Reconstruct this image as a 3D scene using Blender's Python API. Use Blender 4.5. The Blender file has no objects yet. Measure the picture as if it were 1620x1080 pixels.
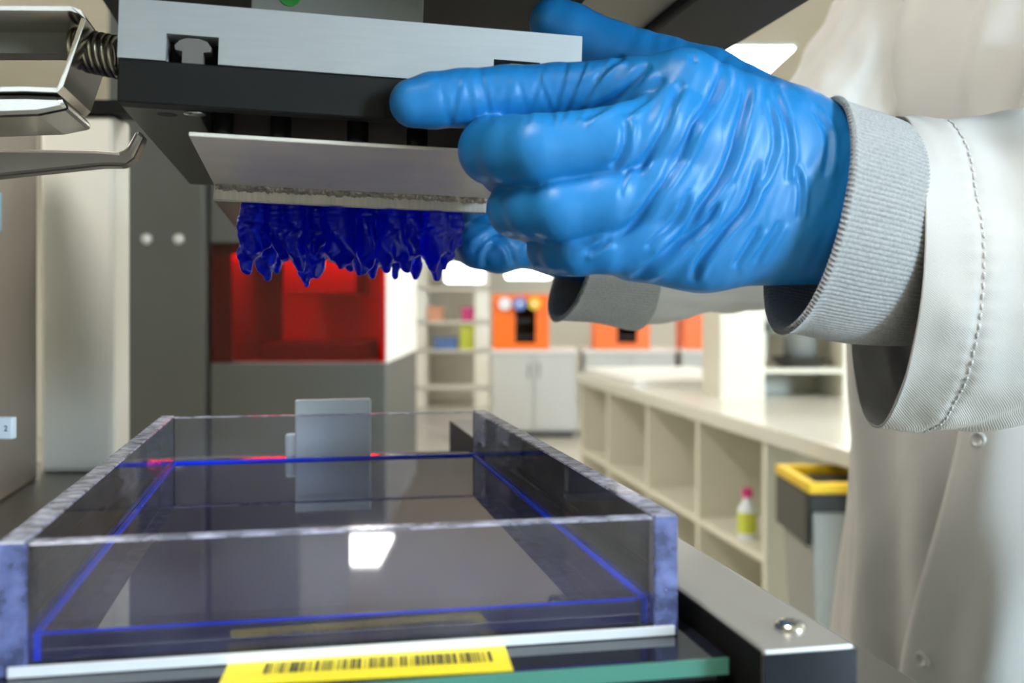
import bpy, bmesh, math, random
import numpy as np
from mathutils import Vector, Matrix, noise

# ------------------------------------------------------------------ camera, world, lights
F = 1650.0          # focal length in pixels of the 1620 px wide frame
HY = 489.0          # pixel row of the horizon
CZ = 1.15           # camera height above the lab floor
scene = bpy.context.scene
COL = scene.collection

cam_d = bpy.data.cameras.new('camera')
cam = bpy.data.objects.new('camera', cam_d)
COL.objects.link(cam)
cam.location = (0, 0, CZ)
cam.rotation_euler = (math.pi / 2, 0, 0)
cam_d.sensor_width = 36.0
cam_d.lens = 36.0 * F / 1620.0
cam_d.shift_y = -(540.0 - HY) / 1620.0
cam_d.clip_start = 0.01
cam_d.clip_end = 60
cam_d.dof.use_dof = True
cam_d.dof.focus_distance = 0.435
cam_d.dof.aperture_fstop = 10.5
scene.camera = cam

world = bpy.data.worlds.new('lab_world')
scene.world = world
world.use_nodes = True
world.node_tree.nodes['Background'].inputs[0].default_value = (0.8, 0.85, 1, 1)
world.node_tree.nodes['Background'].inputs[1].default_value = 0.05

# daylight through the window behind the photographer
wl = bpy.data.lights.new('window_daylight', 'AREA')
wl.shape = 'RECTANGLE'; wl.size = 1.25; wl.size_y = 1.15
wl.energy = 280; wl.color = (0.62, 0.82, 1.0)
wlo = bpy.data.objects.new('window_daylight', wl); COL.objects.link(wlo)
wlo.location = (3.85, -3.10, 2.08)
wlo.rotation_euler = (math.pi / 2, 0, 0)     # on the window in the front wall, facing into the lab
PANEL_EMIT = 20.0

vs = scene.view_settings
vs.view_transform = 'Standard'; vs.look = 'None'; vs.gamma = 1.0; vs.use_curve_mapping = False
vs.exposure = 0.3

# ------------------------------------------------------------------ helpers
def P(px, py, d):
    return Vector(((px - 810.0) * d / F, d, CZ + (HY - py) * d / F))

def V(*a): return Vector(a)

def mesh_obj(name, verts, faces, mat, parent=None, loc=None, smooth=False):
    """verts in world coordinates; origin moved to loc (or the root's location)."""
    if parent is not None:
        base = root_loc(parent)
    else:
        base = Vector(loc) if loc is not None else Vector((0, 0, 0))
    a = np.asarray([tuple(v) for v in verts], dtype=float) if not isinstance(verts, np.ndarray) else verts
    a = a - np.array(base)
    me = bpy.data.meshes.new(name)
    if isinstance(faces, np.ndarray):
        faces = faces.tolist()
    me.from_pydata(a.tolist(), [], faces)
    me.update()
    if smooth:
        me.polygons.foreach_set('use_smooth', [True] * len(me.polygons))
    ob = bpy.data.objects.new(name, me)
    COL.objects.link(ob)
    if mat is not None:
        me.materials.append(mat)
    if parent is not None:
        ob.parent = parent
    else:
        ob.location = base
    return ob

def root_loc(o):
    while o.parent is not None:
        o = o.parent
    return Vector(o.location)

def thing(name, label, cat, loc=(0, 0, 0), group=None, kind=None):
    o = bpy.data.objects.new(name, None)
    o.empty_display_size = 0.02
    COL.objects.link(o)
    o.location = loc
    return tag(o, label, cat, group, kind)

def tag(o, label=None, cat=None, group=None, kind=None):
    if label: o['label'] = label
    if cat: o['category'] = cat
    if group: o['group'] = group
    if kind: o['kind'] = kind
    return o

class MB:
    """collects shapes in world coordinates, builds ONE mesh object"""
    def __init__(self): self.v = []; self.f = []
    def add(self, v, f):
        n = len(self.v)
        self.v += [tuple(p) for p in v]
        self.f += [tuple(i + n for i in q) for q in f]
        return self
    def box(self, o, ax, ay, az, bev=0.0, seg=2):
        """o corner, three edge vectors"""
        o, ax, ay, az = Vector(o), Vector(ax), Vector(ay), Vector(az)
        bm = bmesh.new()
        bmesh.ops.create_cube(bm, size=1.0)
        M = Matrix(((ax.x, ay.x, az.x, 0), (ax.y, ay.y, az.y, 0), (ax.z, ay.z, az.z, 0), (0, 0, 0, 1)))
        c = o + (ax + ay + az) / 2
        for v in bm.verts: v.co = (M @ v.co) + c
        if ax.cross(ay).dot(az) < 0: bmesh.ops.reverse_faces(bm, faces=bm.faces)
        if bev > 0:
            bmesh.ops.bevel(bm, geom=list(bm.edges), offset=bev, segments=seg, affect='EDGES', profile=0.5)
        bm.verts.index_update()
        self.add([v.co.copy() for v in bm.verts], [[v.index for v in f.verts] for f in bm.faces])
        bm.free(); return self
    def abox(self, x0, x1, y0, y1, z0, z1, bev=0.0):
        return self.box((x0, y0, z0), (x1 - x0, 0, 0), (0, y1 - y0, 0), (0, 0, z1 - z0), bev)
    def cyl(self, a, b, r0, r1=None, n=24, caps=True):
        a, b = Vector(a), Vector(b)
        if r1 is None: r1 = r0
        ax = (b - a).normalized()
        e1 = ax.orthogonal().normalized(); e2 = ax.cross(e1)
        v = []
        for c, r in ((a, r0), (b, r1)):
            for i in range(n):
                t = 2 * math.pi * i / n
                v.append(c + e1 * (r * math.cos(t)) + e2 * (r * math.sin(t)))
        f = [(i, (i + 1) % n, n + (i + 1) % n, n + i) for i in range(n)]
        if caps:
            f.append(tuple(reversed(range(n)))); f.append(tuple(range(n, 2 * n)))
        return self.add(v, f)
    def lathe(self, c, ax, prof, n=28):
        """profile list of (radius, height along ax)"""
        c, ax = Vector(c), Vector(ax).normalized()
        e1 = ax.orthogonal().normalized(); e2 = ax.cross(e1)
        v = []; f = []
        for (r, h) in prof:
            for i in range(n):
                t = 2 * math.pi * i / n
                v.append(c + ax * h + e1 * (r * math.cos(t)) + e2 * (r * math.sin(t)))
        for k in range(len(prof) - 1):
            for i in range(n):
                j = (i + 1) % n
                f.append((k * n + i, k * n + j, (k + 1) * n + j, (k + 1) * n + i))
        f.append(tuple(reversed(range(n)))); f.append(tuple(range((len(prof) - 1) * n, len(prof) * n)))
        return self.add(v, f)
    def tube(self, pts, r, n=12):
        pts = [Vector(p) for p in pts]
        v = []; f = []
        prev = None
        for i, p in enumerate(pts):
            t = (pts[min(i + 1, len(pts) - 1)] - pts[max(i - 1, 0)]).normalized()
            e1 = t.orthogonal().normalized() if prev is None else (prev - t * prev.dot(t)).normalized()
            prev = e1
            e2 = t.cross(e1)
            for k in range(n):
                a = 2 * math.pi * k / n
                v.append(p + e1 * (r * math.cos(a)) + e2 * (r * math.sin(a)))
        for i in range(len(pts) - 1):
            for k in range(n):
                j = (k + 1) % n
                f.append((i * n + k, i * n + j, (i + 1) * n + j, (i + 1) * n + k))
        f.append(tuple(reversed(range(n)))); f.append(tuple(range((len(pts) - 1) * n, len(pts) * n)))
        return self.add(v, f)
    def prism(self, poly, ext):
        """polygon (world points) extruded by vector ext"""
        poly = [Vector(p) for p in poly]; ext = Vector(ext); n = len(poly)
        v = poly + [p + ext for p in poly]
        nrm = Vector((0, 0, 0))
        for i in range(n): nrm += poly[i].cross(poly[(i + 1) % n])
        fl = nrm.dot(ext) > 0
        f = [tuple(range(n)), tuple(reversed(range(n, 2 * n)))] + [(i, n + i, n + (i + 1) % n, (i + 1) % n) for i in range(n)]
        if fl: f = [tuple(reversed(q)) for q in f]
        return self.add(v, f)
    def strip(self, path, thick, nrm_up, ext):
        """polyline strip of given thickness (offset inward), extruded by ext"""
        path = [Vector(p) for p in path]; e = Vector(ext).normalized()
        offs = []
        for i, p in enumerate(path):
            t = (path[min(i + 1, len(path) - 1)] - path[max(i - 1, 0)]).normalized()
            offs.append(p + t.cross(e).normalized() * thick * nrm_up)
        return self.prism(path + list(reversed(offs)), ext)
    def build(self, name, mat, parent=None, loc=None, smooth=False, bevel=0.0):
        o = mesh_obj(name, self.v, self.f, mat, parent, loc, smooth)
        if bevel > 0:
            b = o.modifiers.new('bevel', 'BEVEL'); b.width = bevel; b.segments = 2; b.limit_method = 'ANGLE'
        return o

def autosmooth(o, ang=40):
    me = o.data
    me.polygons.foreach_set('use_smooth', [True] * len(me.polygons))
    me.set_sharp_from_angle(angle=math.radians(ang))
    return o

# ------------------------------------------------------------------ materials
def new_mat(name):
    m = bpy.data.materials.new(name); m.use_nodes = True
    nt = m.node_tree
    return m, nt, nt.nodes['Principled BSDF']

def mat(name, col, rough=0.5, metal=0.0, var=0.0, vscale=20.0, bump=0.0, bscale=200.0, stretch=(1, 1, 1),
        trans=0.0, ior=1.45, spec=0.5, sheen=0.0, coat=0.0, emit=None, estr=0.0, rvar=0.0):
    m, nt, b = new_mat(name)
    N = nt.nodes; L = nt.links
    b.inputs['Base Color'].default_value = (*col, 1)
    b.inputs['Roughness'].default_value = rough
    b.inputs['Metallic'].default_value = metal
    b.inputs['Transmission Weight'].default_value = trans
    b.inputs['IOR'].default_value = ior
    b.inputs['Specular IOR Level'].default_value = spec
    b.inputs['Sheen Weight'].default_value = sheen
    b.inputs['Coat Weight'].default_value = coat
    if emit:
        b.inputs['Emission Color'].default_value = (*emit, 1)
        b.inputs['Emission Strength'].default_value = estr
    tc = N.new('ShaderNodeTexCoord'); mp = N.new('ShaderNodeMapping')
    mp.inputs['Scale'].default_value = stretch
    L.new(tc.outputs['Object'], mp.inputs['Vector'])
    if var > 0 or rvar > 0:
        n = N.new('ShaderNodeTexNoise'); n.inputs['Scale'].default_value = vscale; n.inputs['Detail'].default_value = 6
        L.new(mp.outputs[0], n.inputs['Vector'])
        if var > 0:
            r = N.new('ShaderNodeMix'); r.data_type = 'RGBA'
            r.inputs[6].default_value = (*[c * (1 - var) for c in col], 1)
            r.inputs[7].default_value = (*[min(1, c * (1 + var)) for c in col], 1)
            L.new(n.outputs['Fac'], r.inputs[0]); L.new(r.outputs[2], b.inputs['Base Color'])
        if rvar > 0:
            q = N.new('ShaderNodeMapRange')
            q.inputs[3].default_value = max(0.02, rough - rvar); q.inputs[4].default_value = rough + rvar
            L.new(n.outputs['Fac'], q.inputs[0]); L.new(q.outputs[0], b.inputs['Roughness'])
    if bump > 0:
        n2 = N.new('ShaderNodeTexNoise'); n2.inputs['Scale'].default_value = bscale; n2.inputs['Detail'].default_value = 4
        L.new(mp.outputs[0], n2.inputs['Vector'])
        bp = N.new('ShaderNodeBump'); bp.inputs['Strength'].default_value = bump; bp.inputs['Distance'].default_value = 0.001
        L.new(n2.outputs['Fac'], bp.inputs['Height']); L.new(bp.outputs[0], b.inputs['Normal'])
    return m

def mat_emit(name, col, s):
    m, nt, b = new_mat(name)
    e = nt.nodes.new('ShaderNodeEmission'); e.inputs[0].default_value = (*col, 1); e.inputs[1].default_value = s
    nt.links.new(e.outputs[0], nt.nodes['Material Output'].inputs[0]); nt.nodes.remove(b)
    return m

def mat_clear(name, tint, ior=1.49, rough=0.02, frost_haze=0.0, frost_haze_col=(0.8, 0.85, 1), fscale=160, fspan=0.25):
    """clear acrylic: tinted see-through plus Fresnel gloss; optional diffuse share"""
    m, nt, b = new_mat(name)
    N = nt.nodes; L = nt.links
    t = N.new('ShaderNodeBsdfTransparent'); t.inputs[0].default_value = (*tint, 1)
    g = N.new('ShaderNodeBsdfGlossy'); g.inputs['Roughness'].default_value = rough
    fr = N.new('ShaderNodeFresnel'); fr.inputs[0].default_value = ior
    mx = N.new('ShaderNodeMixShader')
    L.new(fr.outputs[0], mx.inputs[0]); L.new(t.outputs[0], mx.inputs[1]); L.new(g.outputs[0], mx.inputs[2])
    last = mx
    if frost_haze > 0:
        b.inputs['Base Color'].default_value = (*frost_haze_col, 1); b.inputs['Roughness'].default_value = 0.45
        tc = N.new('ShaderNodeTexCoord')
        n = N.new('ShaderNodeTexNoise'); n.inputs['Scale'].default_value = fscale; n.inputs['Detail'].default_value = 8
        L.new(tc.outputs['Object'], n.inputs['Vector'])
        r = N.new('ShaderNodeMapRange'); r.inputs[1].default_value = 0.35; r.inputs[2].default_value = 0.7
        r.inputs[3].default_value = max(0, frost_haze - fspan); r.inputs[4].default_value = min(1, frost_haze + fspan)
        L.new(n.outputs['Fac'], r.inputs[0])
        m2 = N.new('ShaderNodeMixShader')
        L.new(r.outputs[0], m2.inputs[0]); L.new(mx.outputs[0], m2.inputs[1]); L.new(b.outputs[0], m2.inputs[2])
        last = m2
    L.new(last.outputs[0], N['Material Output'].inputs[0])
    return m

def mat_fabric(name, col, scale=900.0, strength=0.25, rot=0.9, var=0.05):
    m, nt, b = new_mat(name)
    N = nt.nodes; L = nt.links
    b.inputs['Roughness'].default_value = 0.85
    b.inputs['Specular IOR Level'].default_value = 0.2
    b.inputs['Sheen Weight'].default_value = 0.15
    tc = N.new('ShaderNodeTexCoord'); mp = N.new('ShaderNodeMapping')
    mp.inputs['Rotation'].default_value = (0.2, rot, 0.1)
    L.new(tc.outputs['Object'], mp.inputs[0])
    w = N.new('ShaderNodeTexWave'); w.inputs['Scale'].default_value = scale / 3.0; w.inputs['Distortion'].default_value = 1.0
    w.inputs['Detail'].default_value = 1.0
    L.new(mp.outputs[0], w.inputs[0])
    n = N.new('ShaderNodeTexNoise'); n.inputs['Scale'].default_value = 25; n.inputs['Detail'].default_value = 5
    L.new(tc.outputs['Object'], n.inputs['Vector'])
    r = N.new('ShaderNodeMix'); r.data_type = 'RGBA'
    r.inputs[6].default_value = (*[c * (1 - var) for c in col], 1); r.inputs[7].default_value = (*[min(1, c * (1 + var)) for c in col], 1)
    L.new(n.outputs['Fac'], r.inputs[0]); L.new(r.outputs[2], b.inputs['Base Color'])
    bp = N.new('ShaderNodeBump'); bp.inputs['Strength'].default_value = strength; bp.inputs['Distance'].default_value = 0.0004
    L.new(w.outputs['Fac'], bp.inputs['Height']); L.new(bp.outputs[0], b.inputs['Normal'])
    return m

M = {}
M['wall'] = mat('lab wall paint', (0.64, 0.61, 0.53), 0.7, var=0.03, vscale=2)
M['ceiling'] = mat('ceiling paint', (0.58, 0.56, 0.49), 0.8, var=0.02, vscale=3)
M['floor'] = mat('lab floor vinyl', (0.55, 0.53, 0.46), 0.3, var=0.06, vscale=4)
M['panel_light'] = mat_emit('ceiling lamp diffuser', (1.0, 0.965, 0.885), PANEL_EMIT)
M['pendant'] = mat_emit('fluorescent diffuser', (0.95, 1.0, 0.95), 6.0)
M['lamp_frame'] = mat('lamp frame white', (0.8, 0.8, 0.78), 0.5)
M['alu'] = mat('milled aluminium', (0.40, 0.405, 0.41), 0.5, 0.55, var=0.08, vscale=60, stretch=(1, 1, 12), bump=0.05, bscale=500, rvar=0.06)
M['black_ano'] = mat('black anodised plate', (0.009, 0.0085, 0.008), 0.5, 0.0, var=0.2, vscale=90, spec=0.25)
M['black_under'] = mat('black plate satin', (0.05, 0.05, 0.047), 0.32, 0.3)
M['steel'] = mat('brushed stainless steel', (0.84, 0.76, 0.66), 0.42, 0.3, var=0.14, vscale=40, stretch=(1, 1, 8), bump=0.04, bscale=700, rvar=0.08)
M['steel_block'] = mat('ground steel edge', (0.60, 0.56, 0.50), 0.42, 0.5, var=0.25, vscale=300, stretch=(3, 3, 0.08), bump=0.15, bscale=900)
M['nut'] = mat('dull nut steel', (0.16, 0.145, 0.135), 0.5, 0.3)
M['rail'] = mat('satin rail steel', (0.44, 0.43, 0.41), 0.38, 0.55, var=0.1, vscale=25, stretch=(1, 1, 6), rvar=0.06)
M['lever'] = mat('dull lever steel', (0.34, 0.31, 0.28), 0.36, 0.8, var=0.1, vscale=25)
M['chrome'] = mat('polished steel', (0.62, 0.60, 0.56), 0.2, 1.0, var=0.08, vscale=30)
M['spring'] = mat('spring wire', (0.42, 0.38, 0.30), 0.28, 1.0)
M['residue'] = mat('cured resin residue', (0.42, 0.37, 0.30), 0.16, 0.2, var=0.85, vscale=260, bump=0.8, bscale=350)
M['dark_metal'] = mat('dark coated metal', (0.035, 0.034, 0.033), 0.4, 0.2, var=0.1, vscale=20)
M['machine_black'] = mat('machine black', (0.008, 0.008, 0.008), 0.6, spec=0.15)
M['beam'] = mat('beam dark paint', (0.010, 0.011, 0.014), 0.5, spec=0.15)
M['deck'] = mat('machine deck', (0.13, 0.125, 0.115), 0.35, 0.5, var=0.1, vscale=15)
M['column'] = mat('column brushed metal', (0.30, 0.27, 0.24), 0.42, 0.7, var=0.06, vscale=10, stretch=(10, 10, 1))
M['cream'] = mat('cream powder coat', (0.90, 0.88, 0.81), 0.5)
M['resin'] = mat('liquid blue resin', (0.012, 0.006, 0.075), 0.03, ior=1.75, spec=0.8, var=0.2, vscale=6)
M['meniscus'] = mat('blue resin edge', (0.0, 0.05, 1.0), 0.1, trans=0.1, ior=1.45, spec=0.6)
M['acrylic'] = mat_clear('clear acrylic', (0.95, 0.955, 0.98), frost_haze=0.022, frost_haze_col=(0.75, 0.75, 0.9), fscale=35, fspan=0.022)  # faint lilac diffuse share paints in the reflection haze of the walls
M['acrylic_edge'] = mat_clear('sawn acrylic edge', (0.60, 0.65, 0.92), frost_haze=0.45, frost_haze_col=(0.24, 0.29, 0.66), rough=0.2)
M['acrylic_top'] = mat_clear('scratched acrylic edge', (0.75, 0.77, 0.92), frost_haze=0.4, frost_haze_col=(0.62, 0.64, 0.86), rough=0.15)
M['white_plastic'] = mat('white plastic', (0.84, 0.91, 0.97), 0.4)
M['strip_white'] = mat('white base strip', (0.72, 0.75, 0.80), 0.35, var=0.1, vscale=80)
M['glass_top'] = mat('dark glass bed', (0.010, 0.012, 0.018), 0.06, spec=0.6)
M['glass_edge'] = mat('green glass edge', (0.10, 0.32, 0.25), 0.25, trans=0.2)
M['yellow'] = mat('yellow label', (0.90, 0.74, 0.02), 0.45)
M['ink'] = mat('black ink', (0.01, 0.01, 0.008), 0.5)
M['green'] = mat('green sticker', (0.02, 0.22, 0.03), 0.4)
M['grey_label'] = mat('grey painted block', (0.20, 0.19, 0.16), 0.5)
M['grey_label2'] = mat('pale paper label', (0.30, 0.28, 0.24), 0.6)
M['blue_led'] = mat('pale blue plastic', (0.30, 0.55, 0.85), 0.4)
M['shelf_white'] = mat('cream laminate', (0.72, 0.69, 0.58), 0.4)
M['counter'] = mat('worktop laminate', (0.70, 0.68, 0.61), 0.16)
M['grey_cab'] = mat('pale grey cabinet', (0.50, 0.51, 0.50), 0.45)
M['grey_mid'] = mat('mid grey', (0.22, 0.23, 0.22), 0.5)
M['charcoal'] = mat('charcoal machine paint', (0.085, 0.085, 0.078), 0.42, var=0.08, vscale=5)
M['charcoal2'] = mat('charcoal dark', (0.05, 0.05, 0.046), 0.45)
M['orange'] = mat('orange acrylic', (0.95, 0.17, 0.005), 0.35)
M['orange_dark'] = mat('printer dark interior', (0.05, 0.018, 0.008), 0.5)
M['bin_grey'] = mat('grey bin', (0.30, 0.30, 0.28), 0.45)
M['bag_black'] = mat('black bin bag', (0.012, 0.012, 0.012), 0.35, bump=0.5, bscale=60)
M['yellow_rim'] = mat('yellow rim', (0.85, 0.55, 0.02), 0.4)
M['blue_box'] = mat('blue box', (0.12, 0.22, 0.50), 0.5)
M['magenta'] = mat('magenta box', (0.65, 0.05, 0.22), 0.5)
M['lime'] = mat('lime box', (0.62, 0.66, 0.08), 0.5)
M['salmon'] = mat('salmon box', (0.70, 0.35, 0.22), 0.5)
M['teal'] = mat('pale teal', (0.35, 0.47, 0.46), 0.5)
M['yellow_spool'] = mat('yellow spool', (0.85, 0.55, 0.03), 0.5)
M['blue_spool'] = mat('blue spool', (0.15, 0.25, 0.65), 0.5)
M['white_spool'] = mat('white spool', (0.75, 0.75, 0.82), 0.5)
M['skin'] = mat('skin', (0.55, 0.36, 0.26), 0.5)
M['coat'] = mat_fabric('white coat cotton', (0.61, 0.595, 0.58), 1500, 0.3)
M['coat_in'] = mat_fabric('coat lining', (0.55, 0.52, 0.50), 1500, 0.3)
M['thread'] = mat('white thread', (0.72, 0.72, 0.74), 0.8)
M['snap'] = mat('pearl snap', (0.62, 0.61, 0.60), 0.3, 0.3)
M['trousers'] = mat_fabric('dark trousers', (0.05, 0.055, 0.07), 900, 0.3)
M['shoe'] = mat('black shoe', (0.02, 0.02, 0.02), 0.4)
M['hair'] = mat('brown hair', (0.06, 0.035, 0.02), 0.6)

def make_knit():
    m, nt, b = new_mat('grey rib knit')
    N = nt.nodes; L = nt.links
    b.inputs['Roughness'].default_value = 0.9; b.inputs['Specular IOR Level'].default_value = 0.15
    b.inputs['Sheen Weight'].default_value = 0.3
    tc = N.new('ShaderNodeTexCoord')
    n = N.new('ShaderNodeTexNoise'); n.inputs['Scale'].default_value = 900; n.inputs['Detail'].default_value = 3
    L.new(tc.outputs['Object'], n.inputs['Vector'])
    r = N.new('ShaderNodeMix'); r.data_type = 'RGBA'
    r.inputs[6].default_value = (0.20, 0.20, 0.205, 1); r.inputs[7].default_value = (0.54, 0.54, 0.545, 1)
    L.new(n.outputs['Fac'], r.inputs[0]); L.new(r.outputs[2], b.inputs['Base Color'])
    bp = N.new('ShaderNodeBump'); bp.inputs['Strength'].default_value = 0.4; bp.inputs['Distance'].default_value = 0.0004
    L.new(n.outputs['Fac'], bp.inputs['Height']); L.new(bp.outputs[0], b.inputs['Normal'])
    return m
M['knit'] = make_knit()

def make_glove():
    m, nt, b = new_mat('blue nitrile')
    N = nt.nodes; L = nt.links
    b.inputs['Roughness'].default_value = 0.42
    b.inputs['Specular IOR Level'].default_value = 0.5
    b.inputs['Subsurface Weight'].default_value = 0.0
    tc = N.new('ShaderNodeTexCoord'); mp = N.new('ShaderNodeMapping')
    mp.inputs['Rotation'].default_value = (0, 0.45, 0); mp.inputs['Scale'].default_value = (1.0, 0.7, 0.28)
    L.new(tc.outputs['Object'], mp.inputs[0])
    n = N.new('ShaderNodeTexNoise'); n.inputs['Scale'].default_value = 230; n.inputs['Detail'].default_value = 4
    L.new(mp.outputs[0], n.inputs['Vector'])
    n2 = N.new('ShaderNodeTexNoise'); n2.inputs['Scale'].default_value = 2500; n2.inputs['Detail'].default_value = 2
    L.new(tc.outputs['Object'], n2.inputs['Vector'])
    ad = N.new('ShaderNodeMath'); ad.operation = 'MULTIPLY_ADD'; ad.inputs[1].default_value = 0.04
    L.new(n2.outputs['Fac'], ad.inputs[0]); L.new(n.outputs['Fac'], ad.inputs[2])
    bp = N.new('ShaderNodeBump'); bp.inputs['Strength'].default_value = 0.14; bp.inputs['Distance'].default_value = 0.0016
    L.new(ad.outputs[0], bp.inputs['Height']); L.new(bp.outputs[0], b.inputs['Normal'])
    b.inputs['Base Color'].default_value = (0.012, 0.205, 0.54, 1)
    return m
M['glove'] = make_glove()

def make_print_mat():
    m, nt, b = new_mat('cured blue resin')
    N = nt.nodes; L = nt.links
    b.inputs['Base Color'].default_value = (0.02, 0.05, 1.0, 1)
    b.inputs['Roughness'].default_value = 0.025
    b.inputs['Coat Weight'].default_value = 0.0
    b.inputs['Coat Roughness'].default_value = 0.04
    b.inputs['IOR'].default_value = 1.48
    b.inputs['Transmission Weight'].default_value = 0.92
    b.inputs['Specular IOR Level'].default_value = 0.7
    b.inputs['Specular Tint'].default_value = (0.8, 0.85, 1, 1)
    t = N.new('ShaderNodeBsdfTranslucent'); t.inputs[0].default_value = (0.0, 0.02, 1.0, 1)
    mx = N.new('ShaderNodeMixShader'); mx.inputs[0].default_value = 0.38
    L.new(b.outputs[0], mx.inputs[1]); L.new(t.outputs[0], mx.inputs[2])
    L.new(mx.outputs[0], N['Material Output'].inputs[0])
    return m
M['print'] = make_print_mat()

# ------------------------------------------------------------------ signed distance sculpting
def smin(a, b, k):
    h = np.clip(0.5 + 0.5 * (b - a) / k, 0, 1)
    return b * (1 - h) + a * h - k * h * (1 - h)

def cone(G, a, b, ra, rb, squash=None):
    """round cone from a to b"""
    X, Y, Z = G
    a = np.array(a, dtype=np.float32); b = np.array(b, dtype=np.float32)
    sx, sy, sz = squash if squash else (1, 1, 1)
    ax, ay, az = a[0] * sx, a[1] * sy, a[2] * sz
    d = np.array([(b[0] - a[0]) * sx, (b[1] - a[1]) * sy, (b[2] - a[2]) * sz], dtype=np.float32)
    L2 = float(d @ d) + 1e-12
    px, py, pz = X * sx - ax, Y * sy - ay, Z * sz - az
    t = np.clip((px * d[0] + py * d[1] + pz * d[2]) / L2, 0, 1)
    return np.sqrt((px - d[0] * t) ** 2 + (py - d[1] * t) ** 2 + (pz - d[2] * t) ** 2) - (ra + (rb - ra) * t)

def grid(lo, hi, h):
    ax = [np.arange(lo[i], hi[i] + h, h, dtype=np.float32) for i in range(3)]
    return ax, (ax[0][:, None, None], ax[1][None, :, None], ax[2][None, None, :])

def surface_net(f, lo, h, smooth=1):
    nx, ny, nz = f.shape
    ins = f < 0
    cs = np.zeros((nx - 1, ny - 1, nz - 1), np.int8)
    for dx in (0, 1):
        for dy in (0, 1):
            for dz in (0, 1):
                cs += ins[dx:nx - 1 + dx, dy:ny - 1 + dy, dz:nz - 1 + dz]
    cell = (cs > 0) & (cs < 8)
    idx = np.full(cell.shape, -1, np.int64)
    I = np.argwhere(cell)
    idx[cell] = np.arange(len(I))
    acc = np.zeros((len(I), 3)); cnt = np.zeros(len(I))
    corners = [(0, 0, 0), (1, 0, 0), (0, 1, 0), (1, 1, 0), (0, 0, 1), (1, 0, 1), (0, 1, 1), (1, 1, 1)]
    edges = [(a, b) for a in range(8) for b in range(a + 1, 8) if sum(abs(corners[a][i] - corners[b][i]) for i in range(3)) == 1]
    cv = [f[I[:, 0] + c[0], I[:, 1] + c[1], I[:, 2] + c[2]] for c in corners]
    for a, b in edges:
        va, vb = cv[a], cv[b]
        m = (va < 0) != (vb < 0)
        t = np.zeros(len(I)); t[m] = va[m] / (va[m] - vb[m])
        ca, cb = np.array(corners[a]), np.array(corners[b])
        acc[m] += (ca + (cb - ca) * t[:, None])[m]; cnt[m] += 1
    v = (I + acc / cnt[:, None]) * h + np.array(lo)
    faces = []
    for ax in range(3):
        sl0 = [slice(None)] * 3; sl1 = [slice(None)] * 3
        sl0[ax] = slice(0, -1); sl1[ax] = slice(1, None)
        A, B = ins[tuple(sl0)], ins[tuple(sl1)]
        ch = np.argwhere(A != B)
        o = [i for i in range(3) if i != ax]
        ok = (ch[:, o[0]] > 0) & (ch[:, o[1]] > 0) & (ch[:, o[0]] < f.shape[o[0]] - 1) & (ch[:, o[1]] < f.shape[o[1]] - 1)
        ch = ch[ok]
        q = []
        for (da, db) in ((-1, -1), (0, -1), (0, 0), (-1, 0)):
            c = ch.copy(); c[:, o[0]] += da; c[:, o[1]] += db
            q.append(idx[c[:, 0], c[:, 1], c[:, 2]])
        q = np.stack(q, 1)
        a_in = A[ch[:, 0], ch[:, 1], ch[:, 2]]
        flip = a_in if ax != 1 else ~a_in
        q[~flip] = q[~flip][:, ::-1]
        faces.append(q)
    faces = np.concatenate(faces)
    for _ in range(smooth):
        v = laplace(v, faces, 0.5)
    return v, faces

def laplace(v, q, w):
    s = np.zeros_like(v); c = np.zeros(len(v))
    for a, b in ((0, 1), (1, 2), (2, 3), (3, 0)):
        np.add.at(s, q[:, a], v[q[:, b]]); np.add.at(c, q[:, a], 1)
        np.add.at(s, q[:, b], v[q[:, a]]); np.add.at(c, q[:, b], 1)
    return v * (1 - w) + w * s / np.maximum(c, 1)[:, None]

def normals(v, q):
    n = np.cross(v[q[:, 2]] - v[q[:, 0]], v[q[:, 3]] - v[q[:, 1]])
    s = np.zeros_like(v)
    for k in range(4): np.add.at(s, q[:, k], n)
    return s / (np.linalg.norm(s, axis=1)[:, None] + 1e-12)

# ================================================================== STRUCTURE
RX0, RX1, RY0, RY1, RZ = -4.2, 4.6, -3.2, 13.6, 2.75
def struct(o): return tag(o, kind='structure')
struct(MB().abox(RX0, RX1, RY0, RY1, -0.1, 0).build('floor', M['floor']))
struct(MB().abox(RX0, RX1, RY0, RY1, RZ, RZ + 0.1).build('ceiling', M['ceiling']))
struct(MB().abox(RX0, RX1, RY1, RY1 + 0.1, 0, RZ).build('wall_back', M['wall']))
struct(MB().abox(RX0, RX1, RY0 - 0.1, RY0, 0, RZ).build('wall_front', M['wall']))
struct(MB().abox(RX0 - 0.1, RX0, RY0, RY1, 0, RZ).build('wall_left', M['wall']))
struct(MB().abox(RX1, RX1 + 0.1, RY0, RY1, 0, RZ).build('wall_right', M['wall']))

wf = MB()
for (xa, xb, za, zb_) in ((3.16, 3.22, 1.44, 2.72), (4.48, 4.54, 1.44, 2.72), (3.22, 4.48, 1.44, 1.50), (3.22, 4.48, 2.66, 2.72)):
    wf.abox(xa, xb, RY0, RY0 + 0.06, za, zb_)
w1 = struct(wf.build('window_1', M['lamp_frame'], None, (3.85, RY0, 1.44)))
MB().abox(3.22, 4.48, RY0 + 0.005, RY0 + 0.015, 1.50, 2.66).build('pane', mat_emit('daylit pane', (0.62, 0.82, 1.0), 3.0), w1)
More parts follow.
